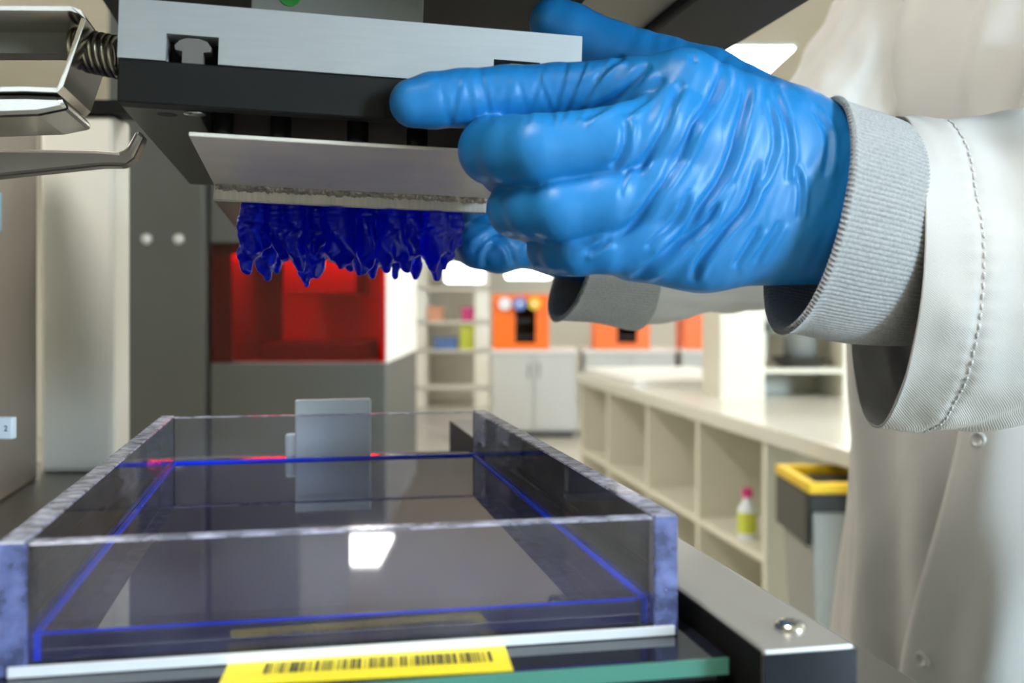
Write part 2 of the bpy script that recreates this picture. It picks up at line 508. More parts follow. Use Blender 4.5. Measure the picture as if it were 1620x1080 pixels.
# ceiling light panels, irregularly spaced; nearest one added unseen to light the cream post
for cx, cy in ((-0.6, -0.45), (-3.3, 2.1), (-1.1, 3.2), (1.42, 2.4), (3.6, 2.4), (-3.3, 4.6), (-1.2, 7.62), (1.42, 6.75), (3.6, 6.75), (1.42, 11.0), (3.6, 11.0)):
    lab_ = {(1.42, 6.75): 'bright ceiling light panel showing between the dark top beam and the coat', (-1.2, 7.62): 'bright ceiling light panel whose reflection lies on the liquid resin'}.get((cx, cy), 'unseen square white ceiling light panel elsewhere in the grey-beige ceiling')
    t = thing('ceiling_light', lab_, 'light', (cx, cy, RZ), group='ceiling light panels')
    MB().abox(cx - 0.30, cx + 0.30, cy - 0.47, cy + 0.47, RZ - 0.02, RZ).build('frame', M['lamp_frame'], t)
    MB().abox(cx - 0.28, cx + 0.28, cy - 0.45, cy + 0.45, RZ - 0.026, RZ - 0.02).build('diffuser', M['panel_light'], t)

# ================================================================== THE RESIN PRINTER
AL = math.radians(11.5)
U = V(math.cos(AL), math.sin(AL), 0)
W = V(-math.sin(AL), math.cos(AL), 0)
UP = V(0, 0, 1)
def S(s, b, z):                       # machine coordinates, z relative to the camera height
    return U * s + W * b + V(0, 0, CZ + z)

ZD, ZG, ZR = -0.120, -0.0966, -0.090    # deck, glass top, rail top
pr = thing('resin_printer', 'dark open-framed resin printer with glass bed, steel side rail and grey side wall', 'printer',
           (S(0, 0.5, 0).x, S(0, 0.5, 0).y, 0))
def mbox(s0, s1, b0, b1, z0, z1, bev=0.0):
    return MB().box(S(s0, b0, z0), U * (s1 - s0), W * (b1 - b0), UP * (z1 - z0), bev)
mbox(-0.30, 0.1957, 0.17, 0.88, -CZ, ZD - 0.03).build('cabinet_body', M['dark_metal'], pr)
mbox(-0.30, 0.1957, 0.17, 0.88, ZD - 0.03, ZD, 0.001).build('deck', M['deck'], pr)
rail = mbox(0.1198, 0.1468, 0.257, 0.84, ZD, ZR, 0.0012).build('side_rail', M['rail'], pr)
scr = S(0.1355, 0.2725, ZR)
sc = autosmooth(MB().lathe(scr, UP, [(0.0046, 0), (0.0046, 0.0004), (0.0042, 0.0014), (0.0032, 0.0023), (0.0018, 0.0026), (0.0015, 0.0026), (0.0014, 0.0012)]).build('screw', M['chrome'], rail), 50)
mbox(0.1192, 0.1198, 0.2575, 0.84, ZD, ZR - 0.0005).build('rail_liner', M['machine_black'], pr)
mbox(0.1199, 0.1467, 0.2562, 0.257, ZD, ZR - 0.0012).build('rail_end_cap', M['glass_top'], pr)
bed = mbox(-0.120, 0.1165, 0.2720, 0.70, ZG - 0.006, ZG).build('glass_bed', M['glass_top'], pr)
mbox(-0.120, 0.1165, 0.2712, 0.2720, ZG - 0.0045, ZG).build('glass_edge', M['glass_edge'], bed)
mbox(-0.120, 0.1185, 0.279, 0.70, ZD, ZG - 0.006).build('bed_support', M['machine_black'], pr)
# left side wall, cream post, black rail
mbox(-0.205, -0.182, 0.4205, 0.79, ZD, 0.132, 0.002).build('side_wall', M['column'], pr)
mbox(-0.205, -0.182, 0.20, 0.42, ZD, 0.30).build('front_upright', M['column'], pr)
x0, x1 = P(62, 750, 0.765).x, P(180, 750, 0.765).x
MB().abox(x0, x1, 0.765, 0.80, CZ + ZD, CZ + 0.1425, 0.004).build('cream_post', M['cream'], pr)
MB().abox(x0 - 0.01, P(345, 0, 0.765).x, 0.762, 0.79, CZ + 0.1430, CZ + 0.1530).build('cross_rail', M['machine_black'], pr)
# roof, beam
mbox(-0.11, 0.20, 0.30, 0.72, 0.176, 0.19).build('roof_plate', M['machine_black'], pr)
mbox(-0.205, -0.11, 0.30, 0.42, 0.176, 0.19).build('roof_arm', M['machine_black'], pr)
mbox(0.20, 0.26, 0.22, 0.86, 0.16, 0.23, 0.002).build('top_beam', M['beam'], pr)
mbox(0.150, 0.199, 0.40, 0.72, 0.166, 0.176).build('beam_bracket', M['deck'], pr)
mbox(-0.205, -0.182, 0.20, 0.42, 0.30, 0.31).build('wall_cap', M['machine_black'], pr)
# number plate and little light on the side wall
pl = MB().abox(P(-40, 0, 0.60).x, P(19, 0, 0.60).x, 0.600, 0.606, P(0, 695, 0.6).z, P(0, 660, 0.6).z, 0.0008).build('number_plate', M['white_plastic'], pr)
def text_mesh(txt, size):
    cu = bpy.data.curves.new('txt', 'FONT'); cu.body = txt; cu.size = size
    cu.align_x = 'CENTER'; cu.align_y = 'CENTER'
    o = bpy.data.objects.new('txt', cu); COL.objects.link(o)
    dg = bpy.context.evaluated_depsgraph_get()
    me = bpy.data.meshes.new_from_object(o.evaluated_get(dg))
    v = [tuple(q.co) for q in me.vertices]; f = [tuple(p.vertices) for p in me.polygons]
    bpy.data.objects.remove(o); bpy.data.meshes.remove(me); bpy.data.curves.remove(cu)
    return v, f
tv, tf = text_mesh('2', 0.0046)
c = P(9, 678, 0.5994)
mesh_obj('digit', [(c.x + a[0], c.y, c.z + a[1]) for a in tv], tf, M['ink'], pl)
q = P(-2, 340, 0.655)
MB().box(S(-0.182, 0.677, q.z - CZ - 0.012), U * 0.004, W * 0.009, UP * 0.024, 0.001).build('status_lamp', M['blue_led'], pr)
# sheet-metal clamp bracket with spring at the left of the head
DB = 0.372
path = [P(-420, 6, DB), P(112, 10, DB), P(128, 16, DB), P(136, 30, DB), P(100, 136, DB), P(90, 146, DB), P(40, 144, DB), P(-420, 150, DB)]
br = MB().strip(path, 0.0016, -1, W * 0.05).build('clamp_bracket', M['chrome'], pr)
br2 = MB().prism([P(-420, 152, DB + 0.004), P(40, 148, DB + 0.004), P(96, 150, DB + 0.004), P(110, 172, DB + 0.004), P(60, 182, DB + 0.004), P(-420, 200, DB + 0.004)], W * 0.045)
br2.build('bracket_lip', M['chrome'], br, bevel=0.002)
MB().box(P(-420, 84, DB + 0.03), P(110, 84, DB + 0.03) - P(-420, 84, DB + 0.03), W * 0.012, P(110, 44, DB + 0.03) - P(110, 84, DB + 0.03)).build('bracket_bar', M['grey_label'], br)
pts = []
a0, a1 = P(122, 78, 0.392), P(190, 92, 0.388)
axv = (a1 - a0); e1 = V(0, 0.35, 1).normalized(); e2 = axv.normalized().cross(e1)
for i in range(171):
    t = i / 170
    a = t * 2 * math.pi * 6.5
    pts.append(a0 + axv * t + e1 * (0.0074 * math.cos(a)) + e2 * (0.0074 * math.sin(a)))
MB().tube(pts, 0.00105, 8).build('spring', M['spring'], pr, smooth=True)
DHN = 0.455
hp = [P(-320, 232, DHN), P(150, 237, DHN), P(188, 240, DHN), P(200, 234, DHN), P(216, 205, DHN), P(229, 214, DHN), P(212, 250, DHN), P(196, 262, DHN), P(160, 262, DHN), P(-320, 312, DHN)]
MB().prism(hp, W * 0.012).build('lock_lever', M['lever'], pr, bevel=0.0015)

# barcode label on the glass bed
def on_plane(px, py, z):
    d = -z * F / (py - HY)
    return P(px, py, d)
zl = ZG + 0.0004
c00, c10, c11, c01 = [on_plane(x, y, zl) for x, y in ((345, 1084), (812, 1059), (799, 1022), (363, 1046))]
lb = MB()
lb.prism([c00, c10, c11, c01], UP * -0.0003)
lab = lb.build('barcode_label', M['yellow'], bed)
def bil(a, b): return (c00 * (1 - a) + c10 * a) * (1 - b) + (c01 * (1 - a) + c11 * a) * b
rng = random.Random(5)
bars = MB(); a = 0.135
while a < 0.935:
    w = rng.choice([0.003, 0.003, 0.006, 0.009, 0.012])
    q = [bil(a, 0.36), bil(a + w, 0.36), bil(a + w, 0.80), bil(a, 0.80)]
    bars.add([p + UP * 0.00015 for p in q], [(0, 1, 2, 3)])
    a += w + rng.choice([0.003, 0.004, 0.006, 0.009, 0.013])
bars.build('barcode', M['ink'], lab)

# ================================================================== RESIN TRAY
R0 = P(1073, 1003, 0.31)
TWD, TLN, TH, TT = 0.188, 0.330, 0.0356, 0.0075
def T(a, b, c): return R0 + U * a + W * b + UP * c
tr = thing('resin_tray', 'clear acrylic resin tray with frosted sawn edges standing on the glass bed', 'tray', T(-TWD / 2, TLN / 2, 0))
def tray_wall(name, a0, a1, b0, b1, c0, c1, ends):
    o = MB().box(T(a0, b0, c0), U * (a1 - a0), W * (b1 - b0), UP * (c1 - c0), 0.0005, 1).build(name, M['acrylic'], tr)
    o.data.materials.append(M['acrylic_top']); o.data.materials.append(M['acrylic_edge'])
    for p in o.data.polygons:
        n = p.normal
        if n.z > 0.6: p.material_index = 1
        elif ends and abs(n.dot(W)) > 0.6: p.material_index = 2
    return o
tray_wall('side_wall', -TT, 0, 0, TLN, 0, TH, True)
tray_wall('side_wall', -TWD, -TWD + TT, 0, TLN, 0, TH, True)
tray_wall('front_wall', -TWD + TT, -TT, 0, 0.006, 0.0005, TH - 0.0006, False)
tray_wall('back_wall', -TWD + TT, -TT, TLN - 0.006, TLN, 0.0005, TH - 0.0006, False)
MB().box(T(-TWD + 0.004, 0.006, 0.0002), U * (TWD - 0.008), W * (TLN - 0.012), UP * 0.0016).build('base', M['machine_black'], tr)
MB().box(T(-TWD + 0.003, -0.0012, 0.0003), U * (TWD - 0.0045), W * 0.0012, UP * 0.0026).build('base_strip', M['strip_white'], tr)
# liquid
RZC = 0.0094
pool = thing('liquid_resin', 'pool of dark glossy blue liquid resin filling the clear tray', 'liquid', T(-TWD / 2, TLN / 2, 0.002))
A0, A1, B0, B1 = -TWD + TT + 0.0002, -TT - 0.0002, 0.0062, TLN - 0.0062
MB().box(T(A0, B0, 0.002), U * (A1 - A0), W * (B1 - B0), UP * (RZC - 0.002)).build('resin_body', M['resin'], pool)
me_ = MB()
def men(a0, a1, b0, b1, c0, c1): me_.box(T(a0, b0, c0), U * (a1 - a0), W * (b1 - b0), UP * (c1 - c0))
mw = 0.0019
men(A0, A1, B0 - 0.0001, B0 + 0.0011, RZC - 0.0003, RZC + 0.0003); men(A0, A1, B1 - 0.004, B1, RZC - 0.0012, RZC + 0.0012)
men(A0, A0 + mw, B0 + mw, B1 - mw, RZC - 0.0012, RZC + 0.0007); men(A1 - mw, A1, B0 + mw, B1 - mw, RZC - 0.0012, RZC + 0.0007)
for aa in (A0 - 0.0001, A1 - 0.0019):
    men(aa, aa + 0.002, B0 - 0.00015, B0 + 0.004, 0.0021, RZC)
me_.build('meniscus', M['meniscus'], pool)
# white clip hooked over the back wall
DC = 0.618
cl = thing('tray_clip', 'pale square plastic clip standing in resin against the far tray wall', 'clip', P(526, 724, DC))
cw = P(585, 633, DC) - P(467, 633, DC)
cz0 = CZ + ZG + RZC - 0.002; cz1 = P(0, 633, DC).z
b0 = V(P(467, 0, DC).x, DC, cz0)
MB().box(b0, U * 0.0447, W * 0.007, UP * (cz1 - cz0), 0.0013, 3).build('plate', M['white_plastic'], cl)
MB().box(V(P(450, 0, DC).x, DC + 0.002, cz0), U * 0.010, W * 0.006, UP * (P(0, 687, DC).z - cz0), 0.002, 3).build('side_tab', M['white_plastic'], cl)

# ================================================================== BUILD HEAD (clamped plate)
RO = math.radians(1.7)
UH = (U * math.cos(RO) - UP * math.sin(RO)).normalized()
WH = W
NH = UH.cross(WH).normalized()
H0 = P(185.5, 91.5, 0.36)
def H(a, b, c): return H0 + UH * a + WH * b + NH * c
def a_of(px, b, c=0.0, o=None):
    o = o if o is not None else H0
    q = o + WH * b + NH * c
    r = (px - 810.0) / F
    return (r * q.y - q.x) / (UH.x - r * UH.y)
WA = a_of(920, 0, 0.01)
hd = thing('build_head', 'aluminium and black build head with steel platform held above the tray', 'build head', H(WA / 2, 0.1, 0.02))
s0, s1 = a_of(262, 0), a_of(345, 0)
s2 = a_of(780, 0); s3 = s2 + (s1 - s0)
SH = 0.0098
poly = [(0, 0.0003), (s0, 0.0003), (s0, SH), (s1, SH), (s1, 0.0003), (s2, 0.0003), (s2, SH), (s3, SH), (s3, 0.0003), (WA, 0.0003), (WA, 0.0210), (0, 0.0210)]
MB().prism([H(a, 0, c) for a, c in poly], WH * 0.20).build('aluminium_plate', M['alu'], hd)
MB().box(H(s0 - 0.0002, 0.0022, 0), UH * (s1 - s0 + 0.0004), WH * 0.19, NH * 0.0001).build('slot_floor', M['machine_black'], hd)
for ss in (s0, s2):
    m_ = (s1 - s0)
    pts_ = [(0.30, 0), (0.30, 0.42), (0.17, 0.46), (0.15, 0.60), (0.24, 0.80), (0.38, 0.90), (0.62, 0.90), (0.78, 0.80), (0.86, 0.60), (0.84, 0.46), (0.70, 0.42), (0.70, 0)]
    MB().prism([H(ss + m_ * x, 0.0012, 0.0002 + SH * y) for x, y in pts_], WH * 0.18).build('slide_nut', M['nut'], hd)
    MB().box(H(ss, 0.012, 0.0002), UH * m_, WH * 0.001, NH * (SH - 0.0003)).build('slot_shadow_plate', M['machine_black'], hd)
TB = 0.0150
MB().box(H(0.0003, 0, -TB), UH * (WA - 0.0006), WH * 0.009, NH * TB, 0.0004, 1).build('front_bar', M['black_ano'], hd)
lf = a_of(312, 0.009, -TB)
lrail = MB().box(H(0.0003, 0.0092, -TB), UH * lf, WH * 0.234, NH * (TB - 0.0001), 0.0003, 1).build('side_bar', M['black_under'], hd)
MB().box(H(WA - lf, 0.0092, -TB), UH * (lf - 0.0003), WH * 0.234, NH * (TB - 0.0001), 0.0003, 1).build('side_bar', M['black_under'], hd)
MB().box(H(lf + 0.0005, 0.0092, -0.003), UH * (WA - 2 * lf - 0.001), WH * 0.234, NH * 0.0028).build('recess_plate', M['machine_black'], hd)
hc = H(a_of(265, 0.02, -TB), 0.0195, -TB - 0.00005)
MB().lathe(hc, NH * -1, [(0.0036, 0), (0.0036, 0.00012)], 24).build('bolt_hole', M['ink'], lrail)
hc = H(a_of(306, 0.008, -TB), 0.0125, -TB - 0.0001)
MB().lathe(hc, NH * -1, [(0.004, 0), (0.0038, 0.0006), (0.002, 0.0009)], 20).build('bolt', M['chrome'], hd, smooth=True)
# support pillars in the recess
for px in (352, 444, 566, 660):
    a = a_of(px, 0.06, -0.01)
    MB().cyl(H(a, 0.06, -0.0232), H(a, 0.06, -0.003), 0.0045).build('pillar', M['black_under'], hd, smooth=True)
# steel platform
PA, PB, PC = P(298, 215, 0.375), P(339, 293, 0.489), P(336.5, 316, 0.489)
SW = a_of(771, 0, 0, PB)
up_t = NH * 0.0016
fl = MB()
fl.box(PA, UH * SW, PB - PA + NH * 0.0, up_t, 0.0003, 1)
pf = fl.build('platform_flange', M['steel'], hd)
PD = PC + WH * 0.183
MB().box(PC, UH * SW, WH * 0.183, PB - PC + NH * 0.0016, 0.0003, 1).build('platform_block', M['steel_block'], hd)
MB().box(PC - NH * 0.00025 + UH * 0.0006 + WH * 0.0006, UH * (SW - 0.0012), WH * 0.1815, NH * 0.0002).build('platform_face', M['chrome'], hd)
# residue bead along the inner corner
rb = MB(); rv = []; rf = []
nseg, nr = 260, 7
for i in range(nseg + 1):
    t = i / nseg
    base = PB + UH * (SW * (0.005 + 0.99 * t))
    for j in range(nr):
        a = math.pi * j / (nr - 1) * 0.5
        nz = noise.noise(V(t * 46, j * 0.6, 1.3)) * 0.55 + noise.noise(V(t * 140, j * 1.1, 7.7)) * 0.45
        r = 0.0029 * (0.75 + 0.8 * nz) + 0.0005
        rv.append(base - WH * (r * math.cos(a) * 1.5) - NH * (r * math.sin(a) * 0.8) + NH * 0.0001)
for i in range(nseg):
    for j in range(nr - 1):
        rf.append((i * nr + j, (i + 1) * nr + j, (i + 1) * nr + j + 1, i * nr + j + 1))
rb.add(rv, rf).build('resin_residue', M['residue'], hd, smooth=True)
# carriage block on top of the plate
a0_, a1_ = a_of(395, 0.09, 0.03), a_of(668, 0.09, 0.03)
cb = MB().box(H(a0_, 0.09, 0.0212), UH * (a1_ - a0_), WH * 0.07, NH * 0.062, 0.0006, 1).build('carriage_block', M['grey_label'], hd)
g = H(a_of(463, 0.09, 0.04), 0.0898, 0)
gz = P(0, -7, g.y).z
MB().lathe(V(g.x, g.y, gz), WH * -1, [(0.0048, -0.0001), (0.0048, 0.0002)], 32).build('round_sticker', M['green'], cb)
g0 = H(a_of(505, 0.09, 0.03), 0.0897, 0.0214); ln = a_of(664, 0.09, 0.03) - a_of(505, 0.09, 0.03)
plabel = MB().box(g0, UH * ln, WH * 0.0002, NH * 0.0085).build('paper_label', M['grey_label2'], cb)
mk = MB(); rng = random.Random(3)
for i in range(26):
    if rng.random() < 0.25: continue
    mk.box(g0 + UH * (ln * (0.22 + 0.028 * i)) - WH * 0.0002 + NH * 0.0002, UH * (ln * rng.choice([0.008, 0.014, 0.02])), WH * 0.0001, NH * rng.choice([0.0014, 0.002, 0.0026]))
mk.build('label_print', M['ink'], plabel)

# ================================================================== CURED PRINT HANGING FROM THE PLATFORM
def build_print():
    hz = 0.00062
    zt = PC.z + 0.001
    # corners of the printed area on the platform face
    L0 = PC + UH * a_of(383, 0.004, 0, PC) + WH * 0.004
    pts = [L0, PC + UH * a_of(733, 0.004, 0, PC) + WH * 0.004, L0 + WH * 0.13, PC + UH * a_of(733, 0.004, 0, PC) + WH * 0.134]
    lo = [min(p.x for p in pts) - 0.012, min(p.y for p in pts) - 0.010, PC.z - 0.0445]
    hi = [max(p.x for p in pts) + 0.012, max(p.y for p in pts) + 0.012, PC.z + 0.004]
    ax, G = grid(lo, hi, hz)
    X, Y, Z = G
    f = None
    def put(g, k=0.0013):
        nonlocal f
        f = g if f is None else smin(f, g, k)
    def pt(px, py, b):
        q = PC + WH * b
        a = a_of(px, b, 0, PC)
        p = PC + UH * a + WH * b
        return V(p.x, p.y, CZ + (HY - py) * p.y / F)
    R = random.Random(11)
    # (pixel x of the column, tip x, tip y, depth into the platform, upper radius px)
    lobes = [(399, 391, 425, 0.009, 17), (420, 415, 396, 0.020, 14), (439, 446, 408, 0.012, 17), (466, 473, 423, 0.008, 17), (502, 500, 398, 0.018, 15),
             (534, 543, 421, 0.008, 23), (562, 560, 402, 0.020, 15), (582, 577, 430, 0.013, 16), (624, 613, 422, 0.008, 21), (656, 643, 422, 0.012, 17),
             (692, 683, 422, 0.008, 20), (717, 709, 396, 0.013, 15)]
    back = [(418, 424, 437, 0.045, 15), (452, 438, 425, 0.06, 13), (480, 487, 449, 0.050, 13), (508, 500, 436, 0.040, 13), (540, 552, 425, 0.06, 13),
            (580, 566, 432, 0.050, 12), (604, 588, 434, 0.045, 12), (630, 627, 435, 0.050, 11), (660, 655, 439, 0.045, 12), (690, 690, 440, 0.030, 12),
            (706, 704, 424, 0.028, 12), (440, 436, 420, 0.09, 14), (500, 505, 424, 0.10, 14), (560, 560, 425, 0.10, 14), (610, 605, 424, 0.10, 14), (655, 650, 424, 0.085, 13)]
    for (cx, tx, ty, b, rp) in lobes + back:
        top = pt(cx, 300, b); top.z = zt
        d = top.y; m = d / F
        mid = pt(cx * 0.8 + tx * 0.2, 352 + R.uniform(-6, 8), b)
        low = pt(cx * 0.35 + tx * 0.65, ty - (26 if b < 0.02 else 20), b)
        tip = pt(tx, ty, b - 0.001)
        r = rp * m
        sq = (1, 0.62, 1)
        put(cone(G, top, mid, r * 0.98, r * 1.08, sq))
        put(cone(G, mid, low, r * 1.08, r * 0.98, sq), 0.0014)
        put(cone(G, low, tip, r * 0.96, (7.0 if b < 0.02 else 5.0) * m, (1, 0.8, 1)), 0.0012)
    # little bulbs on the left flank and right flank
    put(cone(G, pt(384, 364, 0.012), pt(384, 352, 0.012), 5 * 0.0003, 3 * 0.0003), 0.002)
    put(cone(G, pt(727, 368, 0.014), pt(728, 384, 0.014), 8 * 0.0003, 5 * 0.0003), 0.003)
    # layer lines on the upper half, ripples lower down
    rel = (PC.z - Z)
    lay = 0.0003 * np.sin(rel * 2 * np.pi / 0.0026) * np.clip(1 - rel / 0.016, 0, 1)
    wob = (0.0009 * np.sin(X * 420 + Z * 300 + 3 * np.sin(Y * 160)) + 0.00018 * np.sin(X * 1100 - Z * 900 + 2 * np.sin(Z * 500))) * np.clip(rel / 0.012, 0, 1)
    f = f + lay.astype(np.float32) + wob.astype(np.float32)
    # flat cut at the platform
    plane = (X - PC.x) * NH.x + (Y - PC.y) * NH.y + (Z - PC.z) * NH.z + 0.0003
    f = np.maximum(f, plane)
    v, q = surface_net(f, lo, hz, 1)
    return v, q
pv, pq = build_print()
loc = V(*pv.mean(axis=0)); loc.z = pv[:, 2].max()
po = mesh_obj('resin_print', pv, pq, M['print'], None, loc, True)
tag(po, 'translucent deep blue resin print with dripping tips hanging from the steel platform', 'resin print')

# ================================================================== GLOVED HANDS
def px_of(v):
    return 810 + v[:, 0] / v[:, 1] * F, HY - (v[:, 2] - CZ) / v[:, 1] * F

def polydist(x, y, pl):
    """signed distance to a polyline (positive on its left-hand side) and the parameter along it"""
    best = np.full(x.shape, 1e9); sg = np.zeros(x.shape); par = np.zeros(x.shape)
    pl = np.array(pl, float)
    n = len(pl) - 1
    for i in range(n):
        a, b = pl[i], pl[i + 1]; d = b - a; L2 = d @ d
        t = np.clip(((x - a[0]) * d[0] + (y - a[1]) * d[1]) / L2, 0, 1)
        qx, qy = x - a[0] - d[0] * t, y - a[1] - d[1] * t
        r = np.hypot(qx, qy); cr = np.sign(d[0] * qy - d[1] * qx)
        m = r < best
        best[m] = r[m]; sg[m] = cr[m]; par[m] = (i + t[m]) / n
    return best * np.where(sg == 0, 1, sg), par

def smoothline(pl, n=5):
    pl = [np.array(p, float) for p in pl]
    P_ = [pl[0]] + pl + [pl[-1]]; out = []
    for i in range(1, len(P_) - 2):
        p0, p1, p2, p3 = P_[i - 1], P_[i], P_[i + 1], P_[i + 2]
        for k in range(n):
            t = k / n
            out.append(0.5 * ((2 * p1) + (p2 - p0) * t + (2 * p0 - 5 * p1 + 4 * p2 - p3) * t * t + (3 * p1 - p0 - 3 * p2 + p3) * t ** 3))
    out.append(pl[-1])
    return out

def chain(G, joints, k=0.002):
    f = None
    for (a, b) in zip(joints[:-1], joints[1:]):
        g = cone(G, a[0], b[0], a[1], b[1])
        f = g if f is None else smin(f, g, k)
    return f

def J(px, py, d, r): return (P(px, py, d), r)

def build_near_hand():
    hh = 0.0009
    idx = [J(1082, 138, 0.364, 0.0122), J(980, 142, 0.372, 0.0108), J(880, 146, 0.3770, 0.0103), J(800, 150, 0.3755, 0.0103), J(730, 155, 0.3732, 0.0102), J(685, 159, 0.3715, 0.0098), J(655, 163, 0.3700, 0.0088)]
    mid = [J(1060, 208, 0.357, 0.0128), J(960, 226, 0.352, 0.0118), J(850, 237, 0.350, 0.0117), J(812, 238, 0.357, 0.0118), J(779, 238, 0.368, 0.0118), J(800, 268, 0.385, 0.0095), J(850, 280, 0.388, 0.0085)]
    rng_ = [J(1036, 298, 0.357, 0.0125), J(960, 318, 0.353, 0.0110), J(885, 331, 0.352, 0.0106), J(850, 331, 0.359, 0.0106), J(820, 330, 0.370, 0.0106), J(850, 350, 0.386, 0.0088), J(900, 350, 0.390, 0.008)]
    pin = [J(1012, 372, 0.360, 0.0115), J(960, 388, 0.358, 0.0095), J(915, 396, 0.359, 0.0086), J(895, 396, 0.364, 0.0086), J(872, 394, 0.374, 0.0084), J(905, 405, 0.386, 0.0072), J(945, 398, 0.392, 0.0066)]
    thumb = [J(1235, 205, 0.388, 0.016), J(1120, 132, 0.402, 0.0135), J(1050, 106, 0.410, 0.0118), J(965, 76, 0.417, 0.0106), J(905, 50, 0.420, 0.0108), J(878, 36, 0.421, 0.0104)]
    palm = [((1300, 237, 0.387, 0.0170), (1082, 140, 0.366, 0.0125)), ((1300, 270, 0.386, 0.020), (1064, 210, 0.360, 0.0140)),
            ((1300, 330, 0.386, 0.0200), (1040, 300, 0.360, 0.0140)), ((1300, 365, 0.387, 0.0165), (1016, 376, 0.364, 0.0122)),
            ((1290, 372, 0.382, 0.0155), (1110, 393, 0.374, 0.0128)), ((1290, 300, 0.39, 0.022), (1120, 260, 0.386, 0.018)),
            ((1300, 305, 0.388, 0.0225), (1440, 355, 0.405, 0.0235)), ((1110, 393, 0.374, 0.0128), (1000, 392, 0.370, 0.0105)),
            ((1120, 200, 0.384, 0.0155), (1060, 330, 0.382, 0.0155))]
    allp = [j for c in (idx, mid, rng_, pin, thumb) for j in c]
    lo = [min(p.x - r for p, r in allp) - 0.004, 0.325, CZ - 0.004]
    hi = [0.142, 0.440, max(p.z + r for p, r in allp) + 0.004]
    ax, G = grid(lo, hi, hh)
    f = None
    for a, b in palm:
        g = cone(G, P(*a[:3]), P(*b[:3]), a[3], b[3])
        f = g if f is None else smin(f, g, 0.011)
    fs = [chain(G, c) for c in (idx, mid, rng_, pin)]
    ff = fs[0]
    for g in fs[1:]: ff = smin(ff, g, 0.0012)
    f = smin(f, ff, 0.006)
    f = smin(f, chain(G, thumb), 0.008)
    v, q = surface_net(f, lo, hh, 2)
    # --- glove folds, sculpted on the back of the hand
    n = normals(v, q)
    x, y = px_of(v)
    face = np.clip((-n[:, 1] - 0.05) / 0.4, 0, 1)
    near = np.clip((0.375 - v[:, 1]) / 0.008, 0, 1) * (x > 640)
    Z = lambda pts: [(900 + a / 2.7, 60 + b / 2.7) for a, b in pts]
    folds = [  # polyline, width px, depth mm, start/end fade
        (Z([(640, 95), (645, 180), (600, 280), (540, 370), (500, 470), (440, 570), (370, 670), (300, 770), (200, 850)]), 7, 1.7),
        (Z([(750, 150), (755, 260), (720, 400), (690, 510), (640, 620), (560, 730), (520, 800), (440, 890), (330, 985)]), 7, 1.7),
        (Z([(865, 200), (930, 380), (945, 500), (930, 620)]), 4.5, 0.9),
        (Z([(850, 260), (880, 440), (850, 560), (810, 640)]), 4.5, 0.8),
        (Z([(815, 520), (780, 660), (740, 740), (660, 830), (560, 960), (530, 1045)]), 6, 1.4),
        (Z([(640, 690), (590, 780), (480, 880), (380, 960), (260, 1040)]), 6, 1.5),
        (Z([(490, 185), (440, 280), (400, 400), (340, 500), (290, 580)]), 7, 1.4),
        (Z([(560, 330), (500, 440), (440, 520), (400, 600)]), 5, 0.7),
        (Z([(245, 350), (235, 480), (180, 555)]), 6, 1.3),
        (Z([(350, 110), (250, 220), (150, 290), (50, 345)]), 7, 1.4),
        (Z([(240, 80), (180, 110), (110, 190)]), 5, 0.9),
        (Z([(410, 170), (330, 260), (240, 330)]), 5, 0.8),
        (Z([(965, 540), (990, 640), (985, 780)]), 4, 0.8),
        (Z([(1040, 290), (1105, 400), (1110, 500), (1090, 600)]), 5, 0.9),
        (Z([(700, 600), (640, 700), (560, 800), (500, 860)]), 5, 0.8),
        (Z([(520, 640), (470, 760), (380, 850), (330, 900)]), 5, 0.8),
        (Z([(820, 800), (760, 900), (700, 980)]), 5, 0.8),
        (Z([(910, 780), (850, 880), (790, 960)]), 5, 0.6),
        (Z([(260, 560), (230, 620), (220, 680)]), 3, 0.5),
        (Z([(180, 860), (120, 900), (70, 915)]), 5, 1.0),
        (Z([(520, 70), (540, 110)]), 4, 0.6),
    ]
    disp = np.zeros(len(v))
    for pl, w, dep in folds:
        s, t = polydist(x, y, smoothline(pl))
        fade = np.clip(np.minimum(t, 1 - t) / 0.14, 0, 1)
        far = np.abs(s) < 6 * w
        prof = -np.exp(-(s / w) ** 2) + 0.65 * np.exp(-((s + 1.9 * w) / (1.1 * w)) ** 2) + 0.25 * np.exp(-((s - 2.0 * w) / (1.3 * w)) ** 2)
        disp += dep * 0.00125 * prof * fade * far * face
    # fine drag wrinkles running the same way
    q2 = np.stack([x * 0.050 + y * 0.024, y * 0.006 - x * 0.006], 1)
    fine = np.array([noise.noise(V(a, b, 4.2)) for a, b in q2])
    back = np.clip((x - 930) / 60, 0, 1)
    disp += 0.00045 * fine * face * back
    # rings of slack glove on the index finger
    isidx = near * (y < 196) * (x < 1000) * (v[:, 1] < 0.376)
    for cx, wd, dep, sl in ((700, 5, .35, .25), (722, 4, .5, -.2), (742, 5, .4, .15), (768, 4, .55, .2), (800, 6, .4, -.15), (826, 4, .3, .3), (846, 4, .6, -.3), (862, 3.5, .7, .35), (884, 4, .8, -.25), (905, 4, .9, -.4), (930, 5, .8, -.5)):
        s = x - (cx + sl * (y - 150))
        disp += isidx * face * dep * 0.0006 * (-np.exp(-(s / wd) ** 2) + 0.7 * np.exp(-((s - 1.8 * wd) / wd) ** 2))
    v = v + n * disp[:, None]
    v = laplace(v, q, 0.25)
    return v, q

